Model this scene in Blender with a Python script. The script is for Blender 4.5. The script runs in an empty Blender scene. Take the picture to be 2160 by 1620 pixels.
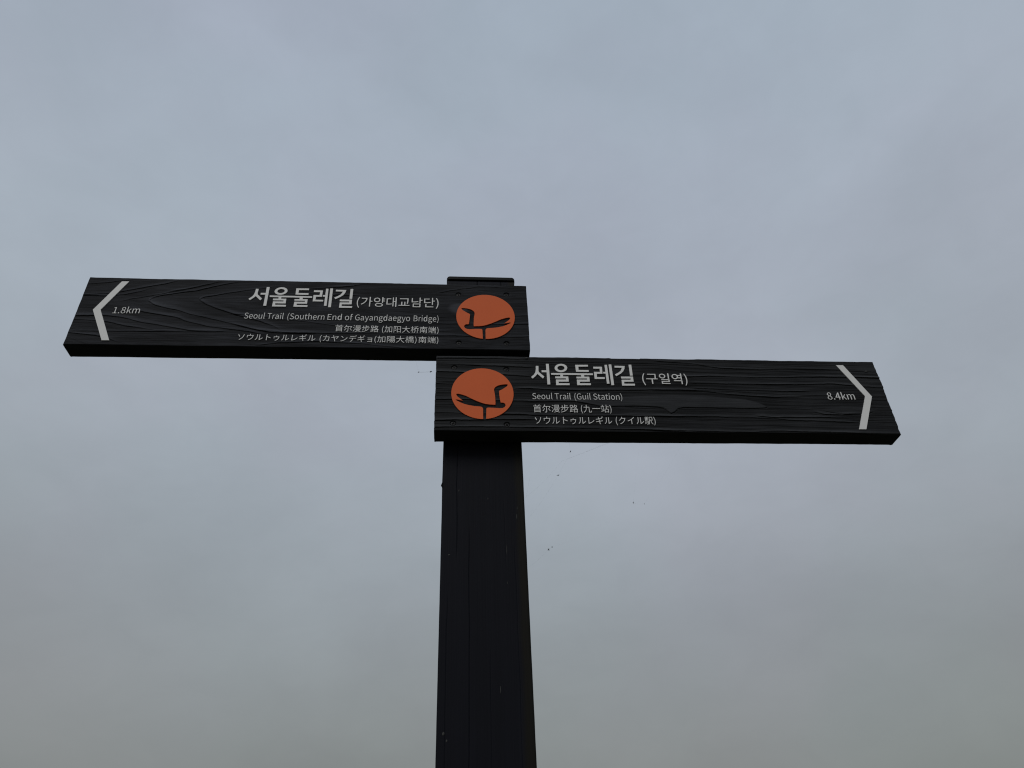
import bpy, math
import numpy as np
from mathutils import Vector, Matrix

sc = bpy.context.scene
C = sc.collection
R = math.radians
Z0 = 2.36                      # height of the upper board's lower edge above the ground

# ------------------------------------------------------------------ camera
cam = bpy.data.cameras.new('camera'); co = bpy.data.objects.new('camera', cam); C.objects.link(co)
pitch, roll, yaw = 0.63424, -0.0402, 0.08891
fw = Vector((math.sin(yaw)*math.cos(pitch), math.cos(yaw)*math.cos(pitch), math.sin(pitch)))
r0 = Vector((math.cos(yaw), -math.sin(yaw), 0)); u0 = r0.cross(fw)
rr = r0*math.cos(roll)+u0*math.sin(roll); uu = -r0*math.sin(roll)+u0*math.cos(roll)
m = Matrix(((rr.x, uu.x, -fw.x), (rr.y, uu.y, -fw.y), (rr.z, uu.z, -fw.z))).to_4x4()
m.translation = Vector((-0.10413, -0.99918, Z0-0.80895))
co.matrix_world = m
cam.sensor_width = 36; cam.lens = 26.89
cam.clip_start = 0.02; cam.clip_end = 3000
sc.camera = co

# ------------------------------------------------------------------ sky, sun, exposure
SUN_EL, SUN_AZ = R(46), R(205)     # azimuth from +Y clockwise: behind the viewer's left shoulder
w = bpy.data.worlds.new('World'); sc.world = w; w.use_nodes = True
nt = w.node_tree; nt.nodes.clear(); N = nt.nodes.new; L = nt.links.new
out = N('ShaderNodeOutputWorld')
sky = N('ShaderNodeTexSky'); sky.sky_type = 'NISHITA'; sky.sun_disc = False
sky.sun_elevation = SUN_EL; sky.sun_rotation = SUN_AZ; sky.air_density = 1.5; sky.dust_density = 3
bg1 = N('ShaderNodeBackground'); bg1.inputs[1].default_value = 0.08; L(sky.outputs[0], bg1.inputs[0])
tc = N('ShaderNodeTexCoord'); sep = N('ShaderNodeSeparateXYZ'); L(tc.outputs['Generated'], sep.inputs[0])
def srgb(*c):
    o = []
    for v in c:
        v /= 255
        o.append(v/12.92 if v <= .04045 else ((v+.055)/1.055)**2.4)
    return tuple(o)+(1,)
def noise(scale, detail, rough, vec=None, dist=0.0):
    n = N('ShaderNodeTexNoise'); n.inputs['Scale'].default_value = scale; n.inputs['Detail'].default_value = detail
    n.inputs['Roughness'].default_value = rough; n.inputs['Distortion'].default_value = dist
    L(vec if vec else tc.outputs['Generated'], n.inputs['Vector']); return n
def mrange(src, a, b, c, d, smooth=True):
    n = N('ShaderNodeMapRange'); n.interpolation_type = 'SMOOTHSTEP' if smooth else 'LINEAR'
    for i, v in zip((1, 2, 3, 4), (a, b, c, d)): n.inputs[i].default_value = v
    L(src, n.inputs[0]); return n.outputs[0]
# cloud deck: soft layers, thicker and duller low down
warp = noise(1.3, 3, .5)
addw = N('ShaderNodeMath'); addw.operation = 'MULTIPLY_ADD'
L(warp.outputs[0], addw.inputs[0]); addw.inputs[1].default_value = .22; L(sep.outputs['Z'], addw.inputs[2])
ramp = N('ShaderNodeValToRGB'); cr = ramp.color_ramp; cr.interpolation = 'B_SPLINE'
stops = [(0.00, (117, 120, 118)), (0.22, (127, 130, 128)), (0.36, (138, 142, 143)), (0.50, (151, 157, 163)),
         (0.66, (167, 175, 185)), (0.82, (167, 176, 188)), (1.0, (163, 174, 188))]
cr.elements[0].position = 0; cr.elements[0].color = srgb(*stops[0][1])
cr.elements[1].position = 1; cr.elements[1].color = srgb(*stops[-1][1])
for p, c in stops[1:-1]:
    e = cr.elements.new(p); e.color = srgb(*c)
L(addw.outputs[0], ramp.inputs[0])
mp = N('ShaderNodeMapping'); L(tc.outputs['Generated'], mp.inputs[0]); mp.inputs['Scale'].default_value = (1, 1, 1.7); mp.inputs['Location'].default_value = (.37, .9, .2)
n1 = noise(2.1, 5, .52, mp.outputs[0], .4)
n2 = noise(4.2, 4, .5, mp.outputs[0], .3)
mp2 = N('ShaderNodeMapping'); L(tc.outputs['Generated'], mp2.inputs[0]); mp2.inputs['Location'].default_value = (4.1, 1.3, 2.2)
n3 = noise(2.4, 3, .5, mp2.outputs[0], .2)
def mixc(fac, a, b, mode='MIX'):
    n = N('ShaderNodeMix'); n.data_type = 'RGBA'; n.blend_type = mode
    if isinstance(fac, float): n.inputs[0].default_value = fac
    else: L(fac, n.inputs[0])
    for s, v in ((6, a), (7, b)):
        if isinstance(v, tuple): n.inputs[s].default_value = v
        else: L(v, n.inputs[s])
    return n.outputs[2]
tint = mixc(mrange(n3.outputs[0], .36, .64, 0, 1), (.988, 1.006, 1.002, 1), (1.011, .993, 1.006, 1))   # cool / lilac patches
c1 = mixc(1.0, ramp.outputs[0], tint, 'MULTIPLY')
lum = mrange(n1.outputs[0], .3, .7, .960, 1.045)
lum2 = mrange(n2.outputs[0], .3, .7, .975, 1.025)
mm = N('ShaderNodeMath'); mm.operation = 'MULTIPLY'; L(lum, mm.inputs[0]); L(lum2, mm.inputs[1])
n4 = noise(15, 6, .62, mp.outputs[0], .6); m4 = N('ShaderNodeMath'); m4.operation = 'MULTIPLY'   # fine wisps in the cloud base
L(mrange(n4.outputs[0], .3, .7, .988, 1.012), m4.inputs[0]); L(mm.outputs[0], m4.inputs[1]); mm = m4
cl = N('ShaderNodeVectorMath'); cl.operation = 'SCALE'; L(c1, cl.inputs[0]); L(mm.outputs[0], cl.inputs['Scale'])
bg2 = N('ShaderNodeBackground'); bg2.inputs[1].default_value = 1.0; L(cl.outputs[0], bg2.inputs[0])
ms = N('ShaderNodeMixShader'); ms.inputs[0].default_value = 0.94
L(bg1.outputs[0], ms.inputs[1]); L(bg2.outputs[0], ms.inputs[2]); L(ms.outputs[0], out.inputs[0])

sl = bpy.data.lights.new('sun', 'SUN'); sl.energy = 1.1; sl.angle = R(28); sl.color = (1, .97, .93)
so = bpy.data.objects.new('sun', sl); C.objects.link(so); so.location = (0, -6, 8)
sd = Vector((math.sin(SUN_AZ)*math.cos(SUN_EL), math.cos(SUN_AZ)*math.cos(SUN_EL), math.sin(SUN_EL)))
so.rotation_euler = sd.to_track_quat('Z', 'Y').to_euler()
sc.cycles.filter_width = 1.15
vs = sc.view_settings; sc.display_settings.display_device = 'sRGB'
vs.view_transform = 'Standard'; vs.look = 'None'; vs.exposure = 0; vs.gamma = 1; vs.use_curve_mapping = False

# ------------------------------------------------------------------ helpers
def obj(name, mesh, parent=None, mat=None, **props):
    o = bpy.data.objects.new(name, mesh); C.objects.link(o)
    if mat: mesh.materials.clear(); mesh.materials.append(mat)
    if parent: o.parent = parent
    for k, v in props.items(): o[k] = v
    return o
def mesh_of(name, v, f, smooth=False):
    me = bpy.data.meshes.new(name); me.from_pydata([tuple(map(float, p)) for p in v], [], f); me.update()
    if smooth: me.shade_smooth()
    return me
def vnoise(x, y, seed):
    """smooth value noise, -1..1"""
    rng = np.random.RandomState(seed); T = rng.rand(256, 256)*2-1
    xi = np.floor(x).astype(int); yi = np.floor(y).astype(int)
    fx = x-xi; fy = y-yi; fx = fx*fx*(3-2*fx); fy = fy*fy*(3-2*fy)
    a = T[xi % 256, yi % 256]; b = T[(xi+1) % 256, yi % 256]; c = T[xi % 256, (yi+1) % 256]; d = T[(xi+1) % 256, (yi+1) % 256]
    return (a*(1-fx)+b*fx)*(1-fy)+(c*(1-fx)+d*fx)*fy
def fbm(x, y, seed, n=4):
    s = 0; a = .5
    for i in range(n):
        s = s+a*vnoise(x*2**i, y*2**i, seed+i); a *= .5
    return s
def sstep(a, b, x):
    t = np.clip((x-a)/(b-a), 0, 1); return t*t*(3-2*t)

def slab(name, X, Z, T, relief, rad, jig, sidewave, holes=()):
    """Thick timber: front face is a height field on grid X x Z (mm), sides and back closed. y grows away from the viewer."""
    gx, gz = np.meshgrid(X, Z, indexing='ij'); nx, nz = gx.shape
    h, tone = relief(gx, gz)                             # mm, positive = towards viewer; tone 0 soft spring wood, 1 hard summer wood
    for sx, sz in holes:                                 # countersunk screw holes
        rr_ = np.hypot(gx-sx, gz-sz); h = h*sstep(4.8, 5.8, rr_)-3.2*(1-sstep(3.9, 5.3, rr_))
    d = np.minimum(np.minimum(gx-X[0], X[-1]-gx), np.minimum(gz-Z[0], Z[-1]-gz))
    dd = np.clip(d, 0, rad); rnd = rad-np.sqrt(np.maximum(rad**2-(rad-dd)**2, 0))
    fade = sstep(0, rad*1.2, d)
    y = rnd-h*(.35+.65*fade)
    dx, dz = jig(gx, gz, h)
    P = np.stack([gx+dx, y, gz+dz], -1).reshape(-1, 3)
    idx = np.arange(nx*nz).reshape(nx, nz)
    q = np.stack([idx[:-1, :-1], idx[1:, :-1], idx[1:, 1:], idx[:-1, 1:]], -1).reshape(-1, 4)
    ring = np.concatenate([idx[:, 0], idx[-1, 1:], idx[-2::-1, -1], idx[0, -2:0:-1]])
    n = len(ring); base = P[ring]
    cx, cz = (X[0]+X[-1])/2, (Z[0]+Z[-1])/2
    nrm = np.zeros((n, 2)); rg = np.stack([gx.ravel()[ring], gz.ravel()[ring]], -1)
    nrm[:, 0] = np.where(rg[:, 0] <= X[0], -1, 0)+np.where(rg[:, 0] >= X[-1], 1, 0)
    nrm[:, 1] = np.where(rg[:, 1] <= Z[0], -1, 0)+np.where(rg[:, 1] >= Z[-1], 1, 0)
    ys = [y0 for y0 in (rad+1.0, rad+3, rad+6, T*.35, T*.5, T*.68, T*.85, T-rad) ] + [T-rad*.3, T]
    vs_, fs = [P], [q]; prev = ring; cnt = len(P)
    s_along = np.cumsum(np.r_[0, np.hypot(*np.diff(rg, axis=0).T)])
    for k, yy in enumerate(ys):
        amp = sidewave(rg[:, 0], rg[:, 1], yy, k)
        ins = 0 if k < len(ys)-2 else (rad*.3 if k == len(ys)-2 else rad)
        p = base.copy(); p[:, 1] = yy
        p[:, 0] += nrm[:, 0]*(amp-ins); p[:, 2] += nrm[:, 1]*(amp-ins)
        vs_.append(p); cur = np.arange(cnt, cnt+n); cnt += n
        fs.append(np.stack([prev, cur, np.roll(cur, -1), np.roll(prev, -1)], -1)); prev = cur
    V = np.concatenate(vs_)/1000; F = np.concatenate(fs)
    faces = F.tolist(); faces.append(prev.tolist())
    me = bpy.data.meshes.new(name)
    me.from_pydata(V.tolist(), [], faces); me.update()
    tn = np.full(len(V), .3); tn[:nx*nz] = tone.ravel()
    at = me.attributes.new('grain', 'FLOAT', 'POINT'); at.data.foreach_set('value', tn.astype(np.float32))
    import bmesh
    bm = bmesh.new(); bm.from_mesh(me); bmesh.ops.recalc_face_normals(bm, faces=bm.faces); bm.to_mesh(me); bm.free()
    me.shade_smooth()
    return me

# ------------------------------------------------------------------ materials
def material(name):
    mt = bpy.data.materials.new(name); mt.use_nodes = True
    return mt, mt.node_tree, mt.node_tree.nodes['Principled BSDF']
def stained_wood(name, ca, cb, stretch, rough, bump, rim=None, spec=.5, tone=(.32, 3.6)):
    mt, t, b = material(name); n = t.nodes.new; l = t.links.new
    tc = n('ShaderNodeTexCoord'); mp = n('ShaderNodeMapping'); mp.inputs['Scale'].default_value = stretch; l(tc.outputs['Object'], mp.inputs[0])
    fine = n('ShaderNodeTexNoise'); fine.inputs['Scale'].default_value = 1; fine.inputs['Detail'].default_value = 6; fine.inputs['Roughness'].default_value = .65; l(mp.outputs[0], fine.inputs[0])
    blot = n('ShaderNodeTexNoise'); blot.inputs['Scale'].default_value = 9; blot.inputs['Detail'].default_value = 3; l(tc.outputs['Object'], blot.inputs[0])
    av = n('ShaderNodeMath'); av.operation = 'MULTIPLY_ADD'; l(fine.outputs[0], av.inputs[0]); av.inputs[1].default_value = .65
    sc2 = n('ShaderNodeMath'); sc2.operation = 'MULTIPLY'; l(blot.outputs[0], sc2.inputs[0]); sc2.inputs[1].default_value = .35; l(sc2.outputs[0], av.inputs[2])
    r = n('ShaderNodeValToRGB'); r.color_ramp.elements[0].position = .38; r.color_ramp.elements[1].position = .64
    r.color_ramp.elements[0].color = ca+(1,); r.color_ramp.elements[1].color = cb+(1,); l(av.outputs[0], r.inputs[0])
    col = r.outputs[0]
    ga = n('ShaderNodeAttribute'); ga.attribute_name = 'grain'
    gm_ = n('ShaderNodeMapRange'); gm_.inputs[3].default_value = tone[0]; gm_.inputs[4].default_value = tone[1]; l(ga.outputs['Fac'], gm_.inputs[0])
    gs = n('ShaderNodeVectorMath'); gs.operation = 'SCALE'; l(col, gs.inputs[0]); l(gm_.outputs[0], gs.inputs['Scale']); col = gs.outputs[0]
    if rim:                                       # a strip of browner sapwood showing through the stain
        x0, x1, rc = rim
        sp = n('ShaderNodeSeparateXYZ'); l(tc.outputs['Object'], sp.inputs[0])
        wv = n('ShaderNodeMath'); wv.operation = 'MULTIPLY_ADD'; l(blot.outputs[0], wv.inputs[0]); wv.inputs[1].default_value = .010; l(sp.outputs['X'], wv.inputs[2])
        mr = n('ShaderNodeMapRange'); mr.interpolation_type = 'SMOOTHSTEP'; mr.inputs[1].default_value = x0; mr.inputs[2].default_value = x1; l(wv.outputs[0], mr.inputs[0])
        mx = n('ShaderNodeMix'); mx.data_type = 'RGBA'; l(mr.outputs[0], mx.inputs[0]); l(col, mx.inputs[6]); mx.inputs[7].default_value = rc+(1,); col = mx.outputs[2]
    l(col, b.inputs['Base Color'])
    rm = n('ShaderNodeMapRange'); rm.inputs[3].default_value = rough-.08; rm.inputs[4].default_value = rough+.12; l(fine.outputs[0], rm.inputs[0]); l(rm.outputs[0], b.inputs['Roughness'])
    b.inputs['Specular IOR Level'].default_value = spec
    bp = n('ShaderNodeBump'); bp.inputs['Strength'].default_value = bump; bp.inputs['Distance'].default_value = .0008; l(fine.outputs[0], bp.inputs['Height']); l(bp.outputs[0], b.inputs['Normal'])
    return mt
M_upper = stained_wood('charcoal_stained_wood', (.0080, .0086, .0106), (.0190, .0202, .0238), (18, 90, 620), .7, .8, spec=.10)
M_lower = stained_wood('black_stained_wood', (.0068, .0072, .0082), (.0180, .0188, .0204), (16, 90, 680), .7, .8, spec=.10)
M_post = stained_wood('black_painted_timber', (.0034, .0040, .0074), (.0056, .0062, .0102), (420, 420, 9), .66, .2,
                      rim=(-.0125, -.003, (.0085, .0078, .0060)), spec=.12, tone=(.85, 1.15))
def plain(name, col, rough, spec=.5, var=.06, scale=60, metal=0):
    mt, t, b = material(name); n = t.nodes.new; l = t.links.new
    tc = n('ShaderNodeTexCoord'); ns = n('ShaderNodeTexNoise'); ns.inputs['Scale'].default_value = scale; ns.inputs['Detail'].default_value = 4; l(tc.outputs['Object'], ns.inputs[0])
    r = n('ShaderNodeMapRange'); r.inputs[3].default_value = 1-var; r.inputs[4].default_value = 1+var; l(ns.outputs[0], r.inputs[0])
    v = n('ShaderNodeVectorMath'); v.operation = 'SCALE'; v.inputs[0].default_value = col; l(r.outputs[0], v.inputs['Scale']); l(v.outputs[0], b.inputs['Base Color'])
    b.inputs['Roughness'].default_value = rough; b.inputs['Specular IOR Level'].default_value = spec; b.inputs['Metallic'].default_value = metal
    return mt
M_white = plain('weathered_white_plate', (.72, .72, .71), .6, .2)
M_orange = plain('orange_red_plate', (.63, .122, .036), .6, .15, .05, 25)
M_screw = plain('blackened_screw_steel', (.006, .006, .007), .5, .3, .3, 400, .2)
M_cap = plain('black_post_cap', (.004, .005, .005), .6, .1, .2, 30)
M_chip = plain('bare_wood_chip', (.035, .035, .034), .8)
M_silk = plain('dusty_spider_silk', (.16, .16, .16), .7)
M_gnat = plain('dark_insect', (.02, .018, .016), .6)

# ------------------------------------------------------------------ ground
def ground():
    n = 96; rings = [0.001, .6, 1.2, 2.5, 5, 10, 20, 40, 80, 160, 320, 640, 1200]
    v = []; f = []
    for k, r in enumerate(rings):
        for i in range(n):
            a = 2*math.pi*i/n; x, y = r*math.cos(a), r*math.sin(a)
            z = -.002 if r < 1 else float(fbm(np.array(x*.15+40.), np.array(y*.15+40.), 5))*min(.25, r*.01)
            v.append((x, y, z))
    for k in range(len(rings)-1):
        for i in range(n):
            j = (i+1) % n; f.append((k*n+i, (k+1)*n+i, (k+1)*n+j, k*n+j))
    f.append(tuple(range(n)))
    mt, t, b = material('trodden_grass'); nn = t.nodes.new; l = t.links.new
    tc = nn('ShaderNodeTexCoord'); a = nn('ShaderNodeTexNoise'); a.inputs['Scale'].default_value = 1.2; a.inputs['Detail'].default_value = 8; l(tc.outputs['Object'], a.inputs[0])
    r = nn('ShaderNodeValToRGB'); r.color_ramp.elements[0].position = .4; r.color_ramp.elements[0].color = (.030, .042, .016, 1)
    r.color_ramp.elements[1].position = .62; r.color_ramp.elements[1].color = (.085, .066, .042, 1); l(a.outputs[0], r.inputs[0]); l(r.outputs[0], b.inputs['Base Color'])
    b.inputs['Roughness'].default_value = .95
    g = nn('ShaderNodeTexNoise'); g.inputs['Scale'].default_value = 60; l(tc.outputs['Object'], g.inputs[0])
    bp = nn('ShaderNodeBump'); bp.inputs['Distance'].default_value = .02; l(g.outputs[0], bp.inputs['Height']); l(bp.outputs[0], b.inputs['Normal'])
    obj('ground', mesh_of('ground', v, f, True), None, mt, kind='structure')
ground()

# ------------------------------------------------------------------ signpost: post, cap
sp_ = bpy.data.objects.new('signpost', None); C.objects.link(sp_); sp_.location = (-.0625, .0965, 0)
sp_['label'] = 'black wooden trail signpost with two arm boards pointing left and right'; sp_['category'] = 'signpost'
PX, PY = -.0625, .0965

def post_relief(x, z):          # x -125..0, z in mm measured from the upper board's lower edge
    h = .10*fbm(x/1.4, z/90., 11, 3)+.35*fbm(x/40., z/500., 17, 2)
    def crack(x0, za, zb, wdt, dep):
        xc = x0+.7*vnoise(z/60.+x0, z*0+.3, 23)+.25*vnoise(z/14., z*0+x0, 24)
        env = sstep(za, za+40, z)*(1-sstep(zb-30, zb, z))
        return -dep*env*np.exp(-((x-xc)/wdt)**2)
    h += crack(-102, -370, 0, .42, 1.5)+crack(-83.5, -1900, -300, .4, 1.4)+crack(-114, -1500, -405, .4, 1.0)
    h += crack(-69, 120, 400, .55, 2.4)+crack(-25, 100, 400, .5, 2.0)+crack(-17, -1200, -330, .4, .7)
    h += crack(-31, -380, -250, .4, .5)+crack(-50, -2100, -900, .6, 2)+crack(-55, -700, -480, .4, .6)
    return h, np.clip(.5+.5*fbm(x/9., z/300., 19, 3), 0, 1)
def post_jig(x, z, h):
    e = .6*fbm(z/70., z*0+1.5, 31, 4)
    return e*np.where(x < -62, 1, -1)*sstep(30, 60, np.abs(x+62.5)), np.zeros_like(x)
Xp = np.linspace(-125, 0, 251); Zp = np.concatenate([np.linspace(-2360, -700, 70)[:-1], np.linspace(-700, 194, 150)])
me = slab('post', Xp, Zp, 125., post_relief, 3.0, post_jig,
          lambda x, z, y, k: .5*fbm(z/80.+k*3.1, y/20.+x*0, 37, 3))
po = obj('post', me, sp_, M_post); po.location = (-PX, .034-PY, Z0)

def rounded_slab(wd, dp, ht, r, bev):
    v = []; f = []; prof = [(0, 0), (0, ht-bev), (bev*.3, ht-bev*.3), (bev, ht)]
    ring = []
    for cx, cy, a0 in ((wd/2-r, dp/2-r, 0), (-wd/2+r, dp/2-r, 90), (-wd/2+r, -dp/2+r, 180), (wd/2-r, -dp/2+r, 270)):
        for i in range(6):
            a = R(a0+i*18); ring.append((cx, cy, math.cos(a), math.sin(a)))
    n = len(ring)
    for ins, z in prof:
        for cx, cy, c, s in ring: v.append((cx+(r-ins)*c, cy+(r-ins)*s, z))
    for k in range(len(prof)-1):
        for i in range(n):
            j = (i+1) % n; f.append((k*n+i, k*n+j, (k+1)*n+j, (k+1)*n+i))
    f.append(tuple(range(n-1, -1, -1))); f.append(tuple(range((len(prof)-1)*n, len(prof)*n)))
    return mesh_of('post_cap', v, f)
cp = obj('post_cap', rounded_slab(.1265, .1265, .0085, .006, .003), sp_, M_cap); cp.location = (0, 0, Z0+.1945)

def sliver(name, parent, pts, th, mat):
    """small raised chip: polygon in x,z (m) with thickness"""
    n = len(pts); v = [(x, -th, z) for x, z in pts]+[(x, th*.6, z) for x, z in pts]
    cx = sum(p[0] for p in pts)/n; cz = sum(p[1] for p in pts)/n; v.append((cx, -th*1.8, cz))
    f = [(i, (i+1) % n, 2*n) for i in range(n)]+[(i, i+n, (i+1) % n+n, (i+1) % n) for i in range(n)]+[tuple(range(2*n-1, n-1, -1))]
    return obj(name, mesh_of(name, v, f), parent, mat)
rng = np.random.RandomState(4)
for x, z, ln, wd in ((-.0994, -.2485, .004, .0007), (-.0129, -.2921, .009, .0005), (-.0118, -.278, .006, .0004), (-.0429, -.5396, .010, .0005),
                     (-.116, -.5914, .0045, .0015), (-.1117, -.5997, .0035, .0010), (-.0293, -.3451, .016, .0004), (-.1128, -.3525, .002, .0016), (-.0555, -.262, .004, .0005), (-.030, -.395, .004, .0004)):
    p = [(x-wd, z-ln*.2), (x-wd*.2, z-ln*.5), (x+wd, z-ln*.1), (x+wd*.7, z+ln*.4), (x, z+ln*.5), (x-wd*.8, z+ln*.2)]
    sliver('paint_chip', po, p, .0003, M_chip)
# a splinter standing off the post's left edge
sliver('splinter', po, [(-.1245, -.2440), (-.1268, -.2400), (-.1262, -.2385), (-.1245, -.2330)], .0012, M_post)

# ------------------------------------------------------------------ lettering data: outlines on the board plane, 1/20 mm
UPPER = {}
UPPER['korean_lettering'] = [
[-5516, 1775, -5491, 1788, -5516, 1844, -5535, 1903, -5546, 1964, -5550, 2028, -5546, 2091, -5535, 2154, -5516, 2212, -5491, 2268, -5516, 2280, -5546, 2223, -5567, 2163, -5581, 2098, -5586, 2028, -5581, 1957, -5567, 1893, -5546, 1832],
[-5159, 2287, -5159, 1836, -5120, 1837, -5120, 2070, -5052, 2070, -5052, 2104, -5120, 2104, -5120, 2288],
[-5425, 2238, -5425, 2202, -5268, 2203, -5284, 2128, -5319, 2061, -5373, 2001, -5444, 1952, -5422, 1921, -5335, 1984, -5275, 2059, -5240, 2145, -5229, 2239],
[-4896, 2261, -4953, 2247, -4993, 2210, -5006, 2154, -4993, 2099, -4953, 2062, -4896, 2048, -4839, 2062, -4800, 2100, -4785, 2155, -4800, 2211, -4839, 2247],
[-4896, 2226, -4859, 2217, -4832, 2192, -4822, 2155, -4832, 2118, -4859, 2092, -4896, 2084, -4934, 2092, -4959, 2117, -4969, 2154, -4959, 2191, -4934, 2217],
[-4820, 2007, -4879, 2001, -4922, 1984, -4950, 1958, -4959, 1923, -4943, 1877, -4895, 1847, -4820, 1838, -4746, 1848, -4698, 1878, -4680, 1924, -4698, 1969, -4746, 1997],
[-4820, 1974, -4766, 1967, -4731, 1951, -4719, 1924, -4731, 1895, -4766, 1878, -4820, 1872, -4875, 1877, -4910, 1894, -4922, 1923, -4910, 1950, -4875, 1967],
[-4723, 2289, -4723, 2022, -4684, 2022, -4684, 2092, -4622, 2092, -4622, 2126, -4684, 2126, -4684, 2187, -4622, 2187, -4622, 2221, -4684, 2221, -4684, 2289],
[-4355, 2281, -4355, 1862, -4319, 1863, -4319, 2076, -4259, 2076, -4259, 1840, -4221, 1840, -4221, 2291, -4259, 2291, -4259, 2109, -4319, 2109, -4319, 2281],
[-4567, 2234, -4567, 1950, -4539, 1950, -4482, 1950, -4431, 1955, -4382, 1963, -4386, 1997, -4431, 1990, -4476, 1986, -4529, 1984, -4529, 2200, -4409, 2201, -4409, 2235],
[-4110, 2246, -4110, 2212, -3849, 2213, -3849, 2197, -3849, 2155, -3851, 2109, -3855, 2058, -3864, 2001, -3825, 1997, -3817, 2057, -3812, 2108, -3810, 2153, -3810, 2197, -3810, 2247],
[-3950, 2087, -3950, 1938, -4017, 1938, -4017, 2087, -4056, 2087, -4056, 1938, -4150, 1937, -4150, 1903, -3766, 1905, -3766, 1939, -3912, 1938, -3912, 2088],
[-3655, 2013, -3655, 1848, -3388, 1849, -3388, 2014],
[-3425, 1981, -3425, 1883, -3617, 1883, -3617, 1981],
[-3427, 2293, -3427, 2038, -3388, 2038, -3388, 2157, -3324, 2157, -3324, 2191, -3388, 2191, -3388, 2293],
[-3698, 2107, -3698, 2071, -3663, 2072, -3616, 2073, -3567, 2076, -3518, 2083, -3465, 2092, -3469, 2128, -3519, 2118, -3567, 2112, -3613, 2109, -3659, 2107, -3659, 2269, -3698, 2269],
[-2994, 2296, -2994, 1969, -2955, 1969, -2955, 2128, -2892, 2129, -2892, 2163, -2955, 2163, -2955, 2296],
[-3265, 2255, -3265, 2048, -3232, 2048, -3171, 2049, -3122, 2051, -3078, 2057, -3035, 2064, -3039, 2098, -3080, 2091, -3122, 2086, -3170, 2083, -3227, 2082, -3227, 2221, -3078, 2222, -3078, 2256],
[-3220, 2001, -3220, 1854, -2937, 1855, -2937, 1890, -3181, 1889, -3181, 2001],
[-2829, 1786, -2801, 1843, -2778, 1904, -2765, 1968, -2761, 2040, -2765, 2109, -2778, 2175, -2801, 2234, -2829, 2291, -2856, 2278, -2829, 2223, -2810, 2165, -2800, 2102, -2796, 2039, -2800, 1975, -2810, 1914, -2829, 1854, -2856, 1799]]
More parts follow.
